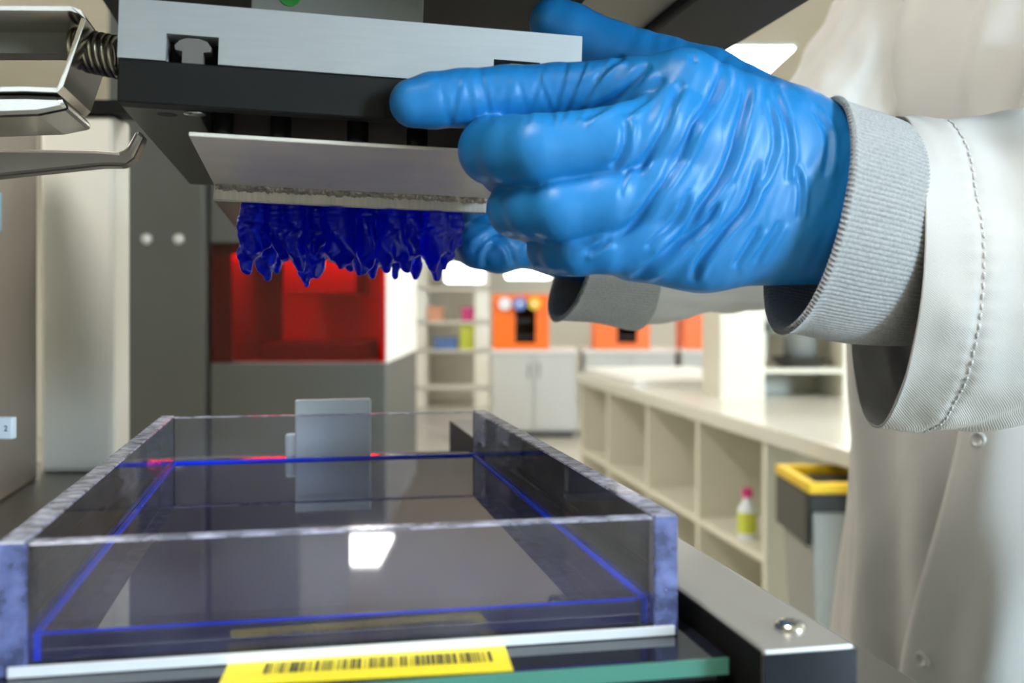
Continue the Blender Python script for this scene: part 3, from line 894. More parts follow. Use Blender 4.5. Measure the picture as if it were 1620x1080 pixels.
def build_far_hand():
    hh = 0.0013
    d0 = 0.600
    fingers = [
        [J(772, 372, 0.605, 0.0125), J(735, 330, 0.640, 0.0105), J(728, 280, 0.675, 0.0095), J(742, 245, 0.690, 0.009)],
        [J(780, 352, 0.615, 0.0125), J(748, 306, 0.650, 0.0105), J(742, 255, 0.680, 0.0095), J(756, 225, 0.692, 0.009)],
        [J(796, 334, 0.625, 0.012), J(770, 285, 0.655, 0.0102), J(765, 240, 0.680, 0.0092), J(780, 215, 0.692, 0.0088)],
        [J(815, 322, 0.632, 0.0115), J(795, 275, 0.655, 0.0095), J(792, 238, 0.672, 0.0085), J(804, 218, 0.680, 0.008)]]
    thumb = [J(850, 385, 0.600, 0.0125), J(790, 396, 0.583, 0.0128), J(756, 390, 0.580, 0.0122), J(735, 385, 0.592, 0.0110)]
    palm = [((885, 386, 0.612, 0.0165), (778, 378, 0.602, 0.0150)), ((885, 378, 0.618, 0.0165), (790, 350, 0.618, 0.0150)),
            ((885, 372, 0.622, 0.0165), (815, 325, 0.632, 0.0135)), ((885, 386, 0.614, 0.0165), (965, 420, 0.640, 0.0165))]
    allp = [j for c in fingers + [thumb] for j in c]
    lo = [min(p.x - r for p, r in allp) - 0.004, 0.555, CZ - 0.012]
    hi = [0.062, 0.712, max(p.z + r for p, r in allp) + 0.004]
    ax, G = grid(lo, hi, hh)
    f = None
    for a, b in palm:
        g = cone(G, P(*a[:3]), P(*b[:3]), a[3], b[3]); f = g if f is None else smin(f, g, 0.010)
    ff = None
    for c in fingers:
        g = chain(G, c); ff = g if ff is None else smin(ff, g, 0.0015)
    f = smin(f, ff, 0.006); f = smin(f, chain(G, thumb), 0.007)
    v, q = surface_net(f, lo, hh, 2)
    n = normals(v, q); x, y = px_of(v)
    face = np.clip(-n[:, 1] / 0.4, 0, 1)
    disp = np.zeros(len(v))
    for pl, w, dep in (([(820, 352), (780, 372), (745, 400)], 6, 1.6), ([(790, 375), (770, 400), (768, 425)], 5, 1.3), ([(785, 372), (806, 395), (812, 420)], 5, 1.6), ([(845, 370), (830, 395), (835, 420)], 5, 1.0)):
        s, t = polydist(x, y, smoothline(pl)); fade = np.clip(np.minimum(t, 1 - t) / 0.15, 0, 1)
        disp += face * fade * dep * 0.001 * (-np.exp(-(s / w) ** 2) + 0.7 * np.exp(-((s - 1.9 * w) / w) ** 2))
    v = v + n * disp[:, None]
    return laplace(v, q, 0.3), q

# ------------------------------------------------------------------ person
BC = V(0.462, 0.86, 0)
FD = V(-0.80, -0.60, 0).normalized()        # the way the person faces
SD = V(0.60, -0.80, 0).normalized()         # towards the person's left side
person = thing('person', 'person in a white lab coat and blue gloves gripping the build head with both hands', 'person', (BC.x, BC.y, 0))

gv, gq = build_near_hand()
o = mesh_obj('glove', gv, gq, M['glove'], person, None, True)
o['label'] = 'wrinkled blue nitrile glove pinching the head, back of the hand showing'
gv, gq = build_far_hand()
o = mesh_obj('glove', gv, gq, M['glove'], person, None, True)
o['label'] = 'blue nitrile glove behind the platform, mostly hidden'

def ring_basis(ax, up=UP):
    ax = ax.normalized(); e1 = (up - ax * up.dot(ax)).normalized(); e2 = ax.cross(e1)
    return ax, e1, e2

def loft(rings, ns, nt, disp):
    """rings: (centre, axis, ru, rv) -> grid of points; disp(s,theta)->radial offset. theta 0 is up."""
    pts = []
    nr = len(rings)
    def cr(p0, p1, p2, p3, t): return 0.5 * ((2 * p1) + (p2 - p0) * t + (2 * p0 - 5 * p1 + 4 * p2 - p3) * t * t + (3 * p1 - p0 - 3 * p2 + p3) * t ** 3)
    for i in range(ns + 1):
        s = i / ns; g = s * (nr - 1); k = min(int(g), nr - 2); t = g - k
        ks = [max(k - 1, 0), k, k + 1, min(k + 2, nr - 1)]
        c, a, ru, rv = [cr(*[rings[m][j] for m in ks], t) for j in range(4)]
        a, e1, e2 = ring_basis(a)
        row = []
        for j in range(nt):
            th = 2 * math.pi * j / nt
            dd = disp(s, th)
            row.append(c + e1 * ((ru + dd) * math.cos(th)) + e2 * ((rv + dd) * math.sin(th)))
        pts.append(row)
    v = [p for r in pts for p in r]
    f = [(i * nt + j, i * nt + (j + 1) % nt, (i + 1) * nt + (j + 1) % nt, (i + 1) * nt + j) for i in range(ns) for j in range(nt)]
    return v, f, pts

def fold_noise(s, th, seed, amp, fs=3.0, ft=1.6):
    return amp * noise.noise(V(math.cos(th) * ft + seed, math.sin(th) * ft, s * fs + seed * 3.1)) + amp * 0.45 * noise.noise(V(math.cos(th) * ft * 2.3, math.sin(th) * ft * 2.3 + seed, s * fs * 2.2))

def knit_cuff(name, rings, ribs, lab, seed):
    nt = ribs * 6
    def dp(s, th):
        r = 0.00062 * (abs(math.sin(th * ribs / 2.0)) ** 0.6)
        lip = 0.0012 * math.exp(-(s / 0.04) ** 2)
        return r + lip + fold_noise(s, th, seed, 0.0009, 2, 1.0)
    v, f, pts = loft(rings, 26, nt, dp)
    o = mesh_obj(name, v, f, M['knit'], person, None, True)
    md = o.modifiers.new('solid', 'SOLIDIFY'); md.thickness = 0.0022; md.offset = -1
    o['label'] = lab
    return o

def sleeve(name, rings, seed, lab, hem=0.0185, ns=168, amp=0.0030, stitches=True):
    tot = sum((rings[i + 1][0] - rings[i][0]).length for i in range(len(rings) - 1))
    nt = 180
    seg = (rings[1][0] - rings[0][0]).length; seg2 = (rings[2][0] - rings[1][0]).length; nq = len(rings) - 1
    hs = (hem / seg) / nq if hem < seg else (1 + (hem - seg) / seg2) / nq
    tot = seg * nq
    def dp(s, th):
        a = min(1.0, s / 0.25)
        base = fold_noise(s, th, seed, amp * (0.55 + 0.9 * a), 7.0, 1.5)
        seam = -0.0007 * math.exp(-((s - hs) / (0.0012 / tot)) ** 2)
        puck = 0.00035 * math.sin(th * 60) * math.exp(-((s - hs) / (0.004 / tot)) ** 2)
        return base + seam + puck
    v, f, pts = loft(rings, ns, nt, dp)
    o = mesh_obj(name, v, f, M['coat'], person, None, True)
    md = o.modifiers.new('solid', 'SOLIDIFY'); md.thickness = 0.0011; md.offset = -1
    o['label'] = lab
    if stitches:
        st = MB()
        k = min(range(ns), key=lambda i: abs(i / ns - hs)); row = pts[k]; c = sum((p for p in row), V(0, 0, 0)) / nt
        n_st = 110
        for i in range(n_st):
            a = (i / n_st) * nt; b = ((i + 0.62) / n_st) * nt
            def at(q):
                i0 = int(q) % nt; t = q - int(q)
                p = row[i0].lerp(row[(i0 + 1) % nt], t)
                return p + (p - c).normalized() * 0.0004
            st.tube([at(a), at((a + b) / 2), at(b)], 0.00034, 5)
        so = st.build('hem_stitching', M['thread'], o, smooth=True); so['kind'] = 'stuff'
    return o

# near arm: cuff, sleeve to the elbow and up to the shoulder
ca, cb_ = P(1275, 342, 0.385), P(1432, 376, 0.405)
axc = V(0.97, 0.10, -0.20)
knit_cuff('knit_cuff', [(ca, axc, 0.0432, 0.0365), (ca.lerp(cb_, 0.5), V(0.97, 0.10, -0.13), 0.0435, 0.0355), (cb_, V(0.98, 0.05, -0.07), 0.0412, 0.0315), (P(1500, 394, 0.414), V(0.98, 0.02, -0.05), 0.036, 0.029)],
          150, 'grey ribbed knit cuff turned around the wrist', 2.0)
h0 = P(1398, 430, 0.412)
sleeve('sleeve', [(h0, V(0.99, -0.06, -0.06), 0.0617, 0.0475), (P(1490, 431, 0.414), V(0.99, 0.05, -0.03), 0.0620, 0.0490), (P(1640, 432, 0.430), V(0.95, 0.25, 0.0), 0.064, 0.054),
                  (V(0.335, 0.545, CZ + 0.012), V(0.85, 0.5, 0.15), 0.070, 0.060), (V(0.450, 0.630, CZ + 0.075), V(0.6, 0.5, 0.6), 0.078, 0.070),
                  (V(0.545, 0.70, CZ + 0.17), V(0.5, 0.45, 0.75), 0.085, 0.078), (V(0.590, 0.745, CZ + 0.262), V(0.2, 0.3, 0.9), 0.075, 0.075)],
       4.0, 'white cotton coat sleeve with stitched hem, loose around the knit cuff')
# far arm
fa = P(902, 442, 0.610)
knit_cuff('knit_cuff', [(fa, V(0.88, 0.36, -0.34), 0.0245, 0.0225), (P(955, 448, 0.632), V(0.88, 0.45, -0.10), 0.0240, 0.0235), (P(1000, 450, 0.655), V(0.86, 0.5, 0), 0.0285, 0.028)],
          100, 'grey knit cuff of the far arm', 7.0)
sleeve('sleeve', [(P(968, 432, 0.645), V(0.86, 0.5, 0.0), 0.0290, 0.031), (P(1080, 420, 0.70), V(0.85, 0.52, 0.05), 0.0330, 0.035), (P(1230, 365, 0.80), V(0.6, 0.5, 0.4), 0.050, 0.050),
                  (P(1345, 190, 0.88), V(0.5, 0.3, 0.75), 0.058, 0.058), (P(1430, 45, 0.94), V(0.5, 0.25, 0.8), 0.064, 0.064), (P(1490, -50, 0.985), V(0.6, 0.2, 0.6), 0.066, 0.066)],
       9.0, 'white coat sleeve of the far arm', amp=0.006, stitches=False)

# coat torso
def torso_pt(th, z, off=0.0):
    """th measured from the facing direction, positive to the person's left; z relative to the camera"""
    t = (z + 0.62) / 0.95
    a = 0.205 - 0.035 * math.sin(min(max(t, 0), 1) * math.pi) * 0.6
    b = 0.150 + 0.02 * (1 - t)
    a += 0.02 * max(0, -0.05 - z); b += 0.02 * max(0, -0.05 - z)
    if z > 0.16:
        k = (z - 0.16) / 0.17
        a *= 1 - 0.62 * k ** 1.8; b *= 1 - 0.52 * k ** 1.6
    hang = min(1.0, max(0.0, (0.25 - z) / 0.55))
    r = 0.008 * hang * math.sin(9 * th + 1.7 + 2.2 * z) + 0.005 * math.sin(17 * th + 6 * z) * (0.3 + 0.7 * hang)
    r += 0.010 * noise.noise(V(th * 2.2 + z * 2.5, z * 4.0, 3.3)) + 0.006 * noise.noise(V(th * 5 - z * 9, z * 3, 9.3))
    r += off
    p = FD * ((b + r) * math.cos(th)) + SD * ((a + r) * math.sin(th))
    return V(BC.x + p.x, BC.y + p.y, CZ + z)
def patch(th0, th1, z0, z1, nth, nz, off, name, m, parent, closed=False, thick=0.0015):
    v = []; f = []
    for i in range(nz + 1):
        z = z0 + (z1 - z0) * i / nz
        a0 = th0(z) if callable(th0) else th0; a1 = th1(z) if callable(th1) else th1
        for j in range(nth + (0 if closed else 1)):
            v.append(torso_pt(a0 + (a1 - a0) * j / nth, z, off))
    w = nth if closed else nth + 1
    for i in range(nz):
        for j in range(nth):
            f.append((i * w + j, i * w + (j + 1) % w if closed else i * w + j + 1, (i + 1) * w + ((j + 1) % w if closed else j + 1), (i + 1) * w + j))
    o = mesh_obj(name, v, f, m, parent, None, True)
    md = o.modifiers.new('solid', 'SOLIDIFY'); md.thickness = thick; md.offset = 0
    return o
coat = patch(0, 2 * math.pi, -0.62, 0.325, 200, 110, 0.0, 'lab_coat', M['coat'], person, True)
coat['label'] = 'white cotton lab coat'
def th_at(z, py_line):
    best, bt = 1e9, 0.0
    for i in range(0, 120):
        th = -1.3 + 2.4 * i / 119
        p = torso_pt(th, z)
        px, py = 810 + p.x / p.y * F, HY - (p.z - CZ) / p.y * F
        e = abs(px - py_line(py))
        if e < best: best, bt = e, th
    return bt
EDG = [(-0.62, th_at(-0.62, lambda y: 1440)), (-0.30, th_at(-0.30, lambda y: 1440)), (-0.10, th_at(-0.10, lambda y: 1532)), (0.2, th_at(-0.10, lambda y: 1532) + 0.25)]
def edge(z):
    for (z0, a0), (z1, a1) in zip(EDG[:-1], EDG[1:]):
        if z <= z1: return a0 + (a1 - a0) * (z - z0) / (z1 - z0)
    return EDG[-1][1]
panel = patch(edge, 1.45, -0.62, 0.20, 60, 90, 0.0115, 'front_panel', M['coat'], coat, False, 0.005)
for z, off_ in ((-0.092, 0.09), (-0.258, 0.09)):
    th = edge(z) + off_
    c = torso_pt(th, z, 0.0142); nrm = (c - torso_pt(th, z, -0.02)).normalized()
    autosmooth(MB().lathe(c, nrm, [(0.0058, -0.001), (0.0058, 0.0012), (0.0050, 0.0020), (0.0040, 0.0018), (0.0034, 0.0008), (0.0, 0.0008)], 24).build('snap_button', M['snap'], panel), 60)

# body inside the clothes: trunk, neck, head and legs in one skin
def build_body():
    h = 0.008
    def B(s, f, z): return BC + SD * s + FD * f + V(0, 0, z)
    lo = [BC.x - 0.22, BC.y - 0.24, -0.0]; hi = [BC.x + 0.22, BC.y + 0.24, 1.80]
    ax, G = grid(lo, hi, h)
    f = cone(G, B(0, 0, 0.92), B(0, 0, 1.30), 0.115, 0.11)
    def add(a, b, ra, rb, k=0.03):
        nonlocal f
        f = smin(f, cone(G, a, b, ra, rb), k)
    add(B(-0.07, 0, 1.33), B(0.07, 0, 1.33), 0.06, 0.06)
    add(B(0, 0.0, 1.38), B(0, 0.02, 1.52), 0.055, 0.052)
    add(B(0, 0.02, 1.64), B(0, 0.05, 1.575), 0.088, 0.062, 0.02)      # skull, jaw
    add(B(0, 0.108, 1.635), B(0, 0.125, 1.61), 0.010, 0.014, 0.012)   # nose
    for s in (-1, 1):
        add(B(s * 0.085, 0.02, 1.635), B(s * 0.09, 0.015, 1.60), 0.018, 0.012, 0.008)   # ears
        add(B(s * 0.09, 0, 0.88), B(s * 0.10, 0.01, 0.48), 0.085, 0.062)
        add(B(s * 0.10, 0.01, 0.48), B(s * 0.10, -0.01, 0.10), 0.058, 0.042)
        add(B(s * 0.10, -0.01, 0.08), B(s * 0.11, 0.14, 0.045), 0.045, 0.035)
    add(B(-0.022, 0.100, 1.56), B(0.022, 0.100, 1.56), 0.012, 0.012, 0.006)
    return surface_net(f, lo, h, 2)
bv, bq = build_body()
body = mesh_obj('body', bv, bq, M['skin'], person, None, True)
def body_mask(name, cond, m, off):
    n = normals(bv, bq)
    keep = [tuple(q) for q in bq.tolist() if all(cond(bv[i]) for i in q)]
    return mesh_obj(name, bv + n * off, keep, m, person, None, True)
body_mask('trousers', lambda p: 0.12 < p[2] < 0.98, M['trousers'], 0.006)
for sg in (-1, 1):
    body_mask('shoe', lambda p: p[2] < 0.13 and sg * (V(p[0], p[1], 0) - BC).dot(SD) > 0, M['shoe'], 0.005)
hc_ = BC + FD * 0.02
body_mask('hair', lambda p: p[2] > 1.60 and (p[2] > 1.685 or (V(p[0], p[1], 0) - V(hc_.x, hc_.y, 0)).dot(FD) < 0.02), M['hair'], 0.008)

# ================================================================== BACKGROUND OF THE LAB
def pbox(px0, px1, py0, py1, d, dep, bev=0.0, mb=None):
    """box whose front face covers the given pixels at distance d"""
    a, b = P(px0, py1, d), P(px1, py0, d)
    return (mb or MB()).abox(a.x, b.x, d, d + dep, a.z, b.z, bev)

# charcoal industrial machine with a red window
DM = 2.2
mc = thing('industrial_printer', 'tall charcoal machine cabinet with a red tinted viewing window', 'machine', (P(395, 0, DM).x, DM + 0.3, 0))
xl, xm, xr = P(176, 0, DM).x, P(331, 0, DM).x, P(611, 0, DM).x
zt, zb = P(0, 384, DM).z, P(0, 574, DM).z
MB().abox(xl, xm - 0.004, DM - 0.02, DM + 0.7, 0, 2.0, 0.006).build('side_module', M['charcoal'], mc)
MB().abox(xm, xr, DM, DM + 0.7, 0, zb, 0.004).build('lower_cabinet', M['charcoal'], mc)
xq = P(475, 0, DM).x
MB().abox(xm, xq, DM, DM + 0.7, zt, 2.0, 0.004).build('upper_cabinet', M['charcoal'], mc)
MB().abox(xq, xr, DM, DM + 0.7, zt, P(0, 276, DM).z, 0.004).build('upper_cabinet', M['charcoal'], mc)
MB().abox(xm + 0.004, xr - 0.004, DM + 0.012, DM + 0.02, zt - 0.024, zt).build('fill_shield', M['charcoal2'], mc)  # added lip that keeps the glowing strip out of sight
MB().abox(xm, xr, DM + 0.5, DM + 0.7, zb, zt).build('chamber_back', M['cream'], mc)
MB().abox(xm, xm + 0.045, DM + 0.012, DM + 0.5, zb, zt).build('chamber_side', M['charcoal2'], mc)
MB().abox(xr - 0.012, xr, DM + 0.012, DM + 0.5, zb, zt).build('chamber_side', M['cream'], mc)
MB().abox(P(425, 0, DM).x, P(545, 0, DM).x, DM + 0.15, DM + 0.35, P(0, 462, DM).z, zt).build('chamber_head', M['charcoal2'], mc)
MB().abox(P(395, 0, DM).x, P(560, 0, DM).x, DM + 0.1, DM + 0.4, zb, P(0, 545, DM).z).build('chamber_bed', M['charcoal2'], mc)
MB().abox(xm + 0.06, xr - 0.03, DM + 0.05, DM + 0.09, zt - 0.02, zt - 0.001).build('chamber_fill', mat_emit('chamber fill', (1, 0.9, 0.85), 40.0), mc)  # unseen glowing strip added to brighten the red window
win = MB().abox(xm + 0.004, xr - 0.002, DM + 0.002, DM + 0.008, zb + 0.002, zt - 0.002).build('window_pane', mat_clear('red acrylic', (0.92, 0.02, 0.03), rough=0.06), mc)
for px in (232, 283):
    c = P(px, 378, DM - 0.02)
    MB().lathe(c, V(0, -1, 0), [(0.011, -0.001), (0.011, 0.003), (0.006, 0.008)], 20).build('stud', M['snap'], mc, smooth=True)

# shelving with worktop along the right
Sa, Sb = V(0.374, 5.88, 0), V(0.95, 2.25, 0)
SDr = (Sb - Sa); SL = SDr.length; SDr.normalize(); SN = V(-SDr.y, SDr.x, 0)   # into the unit (right)
if SN.x < 0: SN = -SN
def at_px(px):                       # length along the front line that projects to px
    r = (px - 810.0) / F
    return (r * Sa.y - Sa.x) / (SDr.x - r * SDr.y)
ZW = CZ - 0.36
wt = tag(MB().box(V(Sa.x, Sa.y, ZW - 0.05) - SN * 0.02, SDr * SL, SN * 0.95, UP * 0.05, 0.004).build('worktop', M['counter'], None, (Sa.x, Sa.y, ZW - 0.05)),
         'long glossy cream worktop lying on the white cubby shelving', 'worktop')
su = thing('shelving_unit', 'low cream cubby shelving with two rows of open bays under the worktop', 'shelving', (Sa.x, Sa.y, 0))
ZS = ZW - 0.05
def sp(l0, l1, n0, n1, z0, z1, name):
    MB().box(V(Sa.x, Sa.y, z0) + SDr * l0 + SN * n0, SDr * (l1 - l0), SN * (n1 - n0), UP * (z1 - z0)).build(name, M['shelf_white'], su)
lend = at_px(1212)
for px in (919, 960, 1022, 1101, 1206):
    l = max(0.0, at_px(px)); sp(l, l + 0.03, 0, 0.5, 0.0, ZS, 'divider')
sp(0, lend, 0.5, 0.52, 0, ZS, 'back_panel')
sp(0, lend, 0.005, 0.5, CZ - 0.80, CZ - 0.775, 'middle_shelf')
sp(0, lend, 0.005, 0.5, 0.03, 0.06, 'bottom_shelf')
lq = at_px(1360); sp(SL - 0.04, SL, 0, 0.5, 0, ZS, 'end_panel')
# small bottle in a cubby
lb_ = at_px(1160); c = V(Sa.x, Sa.y, CZ - 0.775) + SDr * lb_ + SN * 0.05
bt = thing('spray_bottle', 'small bottle with red cap and lime label in a cubby', 'bottle', c)
autosmooth(MB().lathe(c, UP, [(0.030, 0), (0.032, 0.01), (0.032, 0.10), (0.014, 0.125), (0.014, 0.14)], 20).build('bottle_body', M['white_plastic'], bt))
autosmooth(MB().lathe(c + UP * 0.02, UP, [(0.0325, 0), (0.0325, 0.07)], 20).build('label_band', M['lime'], bt))
autosmooth(MB().lathe(c + UP * 0.14, UP, [(0.018, 0), (0.018, 0.025), (0.010, 0.03)], 16).build('cap', M['magenta'], bt))
# board on the worktop
l0, l1 = 0.02, at_px(1080)
tag(MB().box(V(Sa.x, Sa.y, ZW) + SN * 0.02 + SDr * 0.05, SDr * 1.05, SN * 0.62, UP * 0.035, 0.003).build('white_board', M['lamp_frame'], None, V(Sa.x, Sa.y, ZW) + SDr * 0.5 + SN * 0.3),
    'flat white board lying at the far end of the worktop', 'board')
# hutch on the worktop
DH_ = 4.2
hu = thing('worktop_hutch', 'cream open-fronted hutch standing on the worktop', 'hutch', (P(1250, 0, DH_).x, DH_ + 0.2, ZW))
zht = P(0, 440, DH_).z
def hb(px0, px1, d0, d1, z0, z1, name):
    MB().abox(P(px0, 0, DH_).x, P(px1, 0, DH_).x, DH_ + d0, DH_ + d1, z0, z1).build(name, M['shelf_white'], hu)
hb(1140, 1210, 0, 0.4, ZW, zht, 'side_cabinet')
hb(1334, 1366, 0, 0.4, ZW, zht, 'post')
hb(1210, 1334, 0.38, 0.4, ZW, zht, 'back_panel')
hb(1210, 1334, 0.0, 0.38, P(0, 590, DH_).z, P(0, 583, DH_).z, 'shelf')
hb(1140, 1366, 0, 0.4, zht, zht + 0.02, 'top')
zz = P(0, 583, DH_).z
c = V(P(1280, 0, DH_).x, DH_ + 0.15, zz)
t = thing('dark_tray', 'dark shallow round tray on the hutch shelf', 'tray', c)
autosmooth(MB().lathe(c, UP, [(0.08, 0), (0.115, 0.035), (0.118, 0.04), (0.108, 0.04), (0.075, 0.008)], 28).build('dish', M['charcoal2'], t))
c2 = c + V(0.01, 0.02, 0.04)
t = thing('grey_canister', 'squat grey canister resting in the dark tray', 'canister', c2)
autosmooth(MB().lathe(c2, UP, [(0.06, 0), (0.068, 0.01), (0.068, 0.085), (0.05, 0.10)], 24).build('can_body', M['grey_mid'], t))
autosmooth(MB().lathe(c2 + UP * 0.1, UP, [(0.052, 0), (0.052, 0.02), (0.02, 0.03)], 24).build('lid', M['bin_grey'], t))
c3 = V(P(1227, 0, DH_).x, DH_ + 0.31, zz)
t = thing('black_jar', 'black capped jar beside the grey canister', 'jar', c3)
autosmooth(MB().lathe(c3, UP, [(0.045, 0), (0.045, 0.14)], 24).build('jar_body', M['cream'], t))
autosmooth(MB().lathe(c3 + UP * 0.14, UP, [(0.055, 0), (0.055, 0.04), (0.05, 0.045)], 24).build('cap', M['charcoal2'], t))

# waste bin
bx0, bx1, by0, by1 = P(1285, 0, 2.55).x, P(1285, 0, 2.55).x + 0.235, 2.55, 2.85
zr = P(0, 764, 2.7).z
bn = thing('waste_bin', 'tall grey waste bin with yellow rim and black liner beside the shelving', 'bin', ((bx0 + bx1) / 2, (by0 + by1) / 2, 0))
ins = 0.03
bv_ = [(bx0 + ins, by0 + ins, 0), (bx1 - ins, by0 + ins, 0), (bx1 - ins, by1 - ins, 0), (bx0 + ins, by1 - ins, 0), (bx0, by0, zr), (bx1, by0, zr), (bx1, by1, zr), (bx0, by1, zr)]
mesh_obj('bin_body', bv_, [(3, 2, 1, 0), (0, 1, 5, 4), (1, 2, 6, 5), (2, 3, 7, 6), (3, 0, 4, 7)], M['bin_grey'], bn)
rm = MB()
for (xa, xb, ya, yb) in ((bx0 - 0.012, bx1 + 0.012, by0 - 0.012, by0 + 0.012), (bx0 - 0.012, bx1 + 0.012, by1 - 0.012, by1 + 0.012), (bx0 - 0.012, bx0 + 0.012, by0, by1), (bx1 - 0.012, bx1 + 0.012, by0, by1)):
    rm.abox(xa, xb, ya, yb, zr, zr + 0.026, 0.004)
rm.build('yellow_rim', M['yellow_rim'], bn)
lv = MB(); lv.abox(bx0 - 0.014, bx1 + 0.014, by0 - 0.014, by0 - 0.002, zr - 0.045, zr - 0.0, 0.004); lv.abox(bx0 - 0.014, bx0 - 0.002, by0, by1, zr - 0.13, zr, 0.004); lv.abox(bx0 + 0.012, bx1 - 0.012, by0 + 0.012, by1 - 0.012, zr - 0.2, zr - 0.04)
lv.build('bin_liner', M['bag_black'], bn)

# far benches with orange printers
DF = 9.3
ZB = P(0, 553, DF).z
def cabinet(px0, px1, d, label, mats=('grey_cab', 'lamp_frame'), cols=2):
    x0, x1 = P(px0, 0, d).x, P(px1, 0, d).x
    t = thing('base_cabinet', label, 'cabinet', ((x0 + x1) / 2, d + 0.3, 0))
    MB().abox(x0, x1, d + 0.02, d + 0.65, 0.06, ZB - 0.03).build('body', M[mats[0]], t)
    MB().abox(x0 + 0.03, x1 - 0.03, d + 0.06, d + 0.6, 0, 0.06).build('plinth', M['charcoal2'], t)
    MB().abox(x0 - 0.01, x1 + 0.01, d - 0.01, d + 0.66, ZB - 0.03, ZB, 0.004).build('top', M[mats[1]], t)
    w = (x1 - x0) / cols
    for i in range(cols):
        dr = MB().abox(x0 + w * i + 0.006, x0 + w * (i + 1) - 0.006, d, d + 0.02, 0.08, ZB - 0.045, 0.003).build('door', M[mats[0]], t)
        hx = x0 + w * i + (w - 0.05 if i % 2 == 0 else 0.04)
        MB().abox(hx, hx + 0.012, d - 0.02, d, ZB - 0.25, ZB - 0.12).build('handle', M['chrome'], dr)
    return t
cabinet(777, 912, DF, 'pale grey base cabinet carrying the orange printer with spools')
cabinet(925, 1068, DF, 'pale grey base cabinet under the orange printer behind the sleeve')
cabinet(1078, 1210, DF, 'pale grey base cabinet behind the hutch, carrying an orange printer')
def desk_printer(px0, px1, py0, d, label):
    x0, x1 = P(px0, 0, d).x, P(px1, 0, d).x; z0, z1 = ZB, P(0, py0, d).z
    y0, y1 = d + 0.04, d + 0.55
    t = thing('desktop_printer', label, 'printer', ((x0 + x1) / 2, (y0 + y1) / 2, ZB))
    w = x1 - x0; e = 0.05
    sh = MB()
    sh.abox(x0, x0 + 0.012, y0, y1, z0, z1); sh.abox(x1 - 0.012, x1, y0, y1, z0, z1); sh.abox(x0, x1, y0, y1, z0, z0 + 0.03); sh.abox(x0, x1, y0, y1, z1 - 0.012, z1)
    sh.build('shell', M['orange'], t)
    MB().abox(x0 + 0.012, x1 - 0.012, y1 - 0.012, y1, z0 + 0.03, z1 - 0.012).build('back_panel', M['orange_dark'], t)
    fr = MB(); lw = w * 0.40; rw = w * 0.24
    fr.abox(x0, x0 + lw, y0 - 0.008, y0, z0, z1); fr.abox(x1 - rw, x1, y0 - 0.008, y0, z0, z1); fr.abox(x0 + lw, x1 - rw, y0 - 0.008, y0, z0, z0 + 0.06); fr.abox(x0 + lw, x1 - rw, y0 - 0.008, y0, z1 - 0.06, z1)
    fr.build('front_frame', M['orange'], t)
    MB().abox(x0 + 0.05, x1 - 0.05, y0 + 0.1, y0 + 0.4, z0 + 0.10, z0 + 0.115).build('print_bed', M['charcoal2'], t)
    MB().abox(x0 + 0.012, x1 - 0.012, y0 + 0.2, y0 + 0.24, z0 + 0.24, z0 + 0.27).build('gantry', M['charcoal2'], t)
    return t, x0, x1, z0, z1, y0
_, x0, x1, z0, z1, y0 = desk_printer(779, 869, 465, DF, 'orange desktop printer with white, blue and yellow spools on its front')
for fx, m_, lab in ((0.22, 'white_spool', 'white filament spool hung on the orange printer'), (0.48, 'blue_spool', 'blue filament spool hung on the orange printer'), (0.74, 'yellow_spool', 'yellow filament spool hung on the orange printer')):
    c = V(x0 + (x1 - x0) * fx, y0 - 0.012, z1 - 0.085)
    t = thing('filament_spool', lab, 'spool', c)
    autosmooth(MB().lathe(c, V(0, -1, 0), [(0.055, 0), (0.058, 0.004), (0.058, 0.012), (0.045, 0.014), (0.045, 0.05), (0.058, 0.052), (0.058, 0.062)], 24).build('reel', M[m_], t))
    autosmooth(MB().lathe(c + V(0, -0.06, 0), V(0, -1, 0), [(0.018, 0), (0.016, 0.006)], 16).build('hub', M['cream'], t))
desk_printer(942, 1029, 484, DF, 'orange desktop printer seen below the far sleeve, nothing on it')
desk_printer(1084, 1172, 480, DF, 'orange desktop printer partly hidden by the cream hutch')

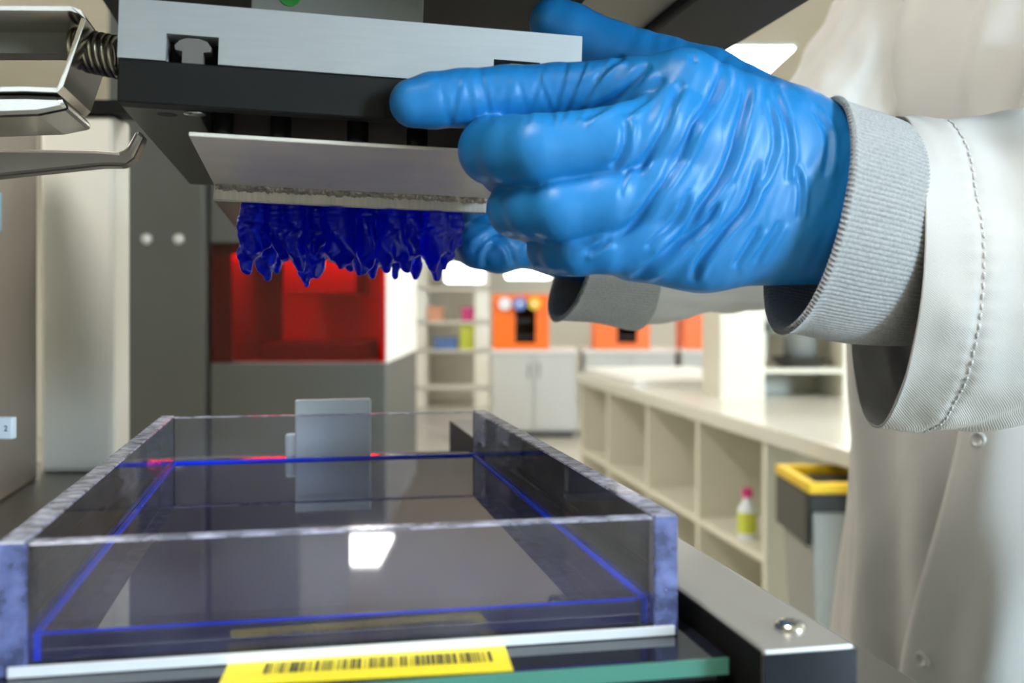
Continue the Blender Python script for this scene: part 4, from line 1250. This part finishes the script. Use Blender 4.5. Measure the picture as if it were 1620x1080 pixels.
# tall rack against the back wall with coloured boxes
DR = 12.3
rk = thing('storage_rack', 'tall cream storage rack with coloured boxes by the far wall', 'rack', (P(715, 0, DR).x, DR + 0.25, 0))
zt_ = 2.2
for px0, px1 in ((656, 674), (751, 773)):
    for dd in (0, 0.45):
        MB().abox(P(px0, 0, DR).x, P(px1, 0, DR).x, DR + dd, DR + dd + 0.05, 0, zt_).build('post', M['cream'], rk)
shz = [P(0, y, DR).z for y in (612, 553, 508, 455)]
for z in shz:
    MB().abox(P(656, 0, DR).x, P(773, 0, DR).x, DR, DR + 0.5, z - 0.025, z).build('shelf', M['cream'], rk)
def box_on(px0, px1, py0, zs, m_, lab, dd=0.05):
    x0, x1 = P(px0, 0, DR).x, P(px1, 0, DR).x; z1 = P(0, py0, DR).z
    t = thing('storage_box', lab, 'box', ((x0 + x1) / 2, DR + dd + 0.15, zs), group='boxes on the far rack')
    MB().abox(x0, x1, DR + dd, DR + dd + 0.3, zs, z1 - 0.03, 0.006).build('box_body', M[m_], t)
    MB().abox(x0 - 0.008, x1 + 0.008, DR + dd - 0.008, DR + dd + 0.308, z1 - 0.03, z1, 0.006).build('lid', M[m_], t)
box_on(686, 722, 534, shz[1], 'blue_box', 'blue lidded box on the far rack')
box_on(727, 750, 514, shz[1], 'lime', 'lime green box under the magenta box on the far rack')
box_on(730, 749, 486, shz[2], 'magenta', 'magenta box on the far rack')
box_on(676, 700, 484, shz[2], 'salmon', 'salmon pink box on the far rack')
# grey appliance left of the rack
x0, x1 = P(612, 0, 12.6).x, P(655, 0, 12.6).x
ap = thing('lab_oven', 'tall grey lab appliance with a pale teal top beside the rack', 'appliance', ((x0 + x1) / 2, 12.9, 0))
MB().abox(x0 - 0.3, x1, 12.6, 13.2, 0.12, P(0, 497, 12.6).z, 0.01).build('body', M['grey_mid'], ap)
MB().abox(x0 - 0.3, x1, 12.62, 13.2, 0, 0.12).build('plinth', M['charcoal2'], ap)
MB().abox(x0 - 0.3, x1, 12.6, 13.2, P(0, 495, 12.6).z, P(0, 478, 12.6).z, 0.01).build('dark_band', M['charcoal2'], ap)
MB().abox(x0 - 0.3, x1, 12.6, 13.2, P(0, 476, 12.6).z, P(0, 400, 12.6).z, 0.01).build('top_unit', M['teal'], ap)
# pendant lamps over the benches
for px0, px1, py0, py1, d, lab in ((704, 764, 417, 446, 11.2, 'bright white pendant lamp near the storage rack'), (800, 872, 412, 440, 9.9, 'bright white pendant lamp above the orange printer with spools')):
    xa, xb = P(px0, 0, d).x, P(px1, 0, d).x; z0, z1 = P(0, py1, d).z, P(0, py0, d).z
    t = thing('pendant_lamp', lab, 'lamp', ((xa + xb) / 2, d, RZ))
    MB().abox(xa, xb, d, d + 0.25, z0, z1, 0.02).build('diffuser', M['pendant'], t)
    MB().abox(xa - 0.01, xb + 0.01, d - 0.01, d + 0.26, z1, z1 + 0.03).build('housing', M['lamp_frame'], t)
    for xx in (xa + 0.05, xb - 0.05):
        MB().cyl((xx, d + 0.125, z1 + 0.03), (xx, d + 0.125, RZ), 0.004, n=8).build('cord', M['lamp_frame'], t)
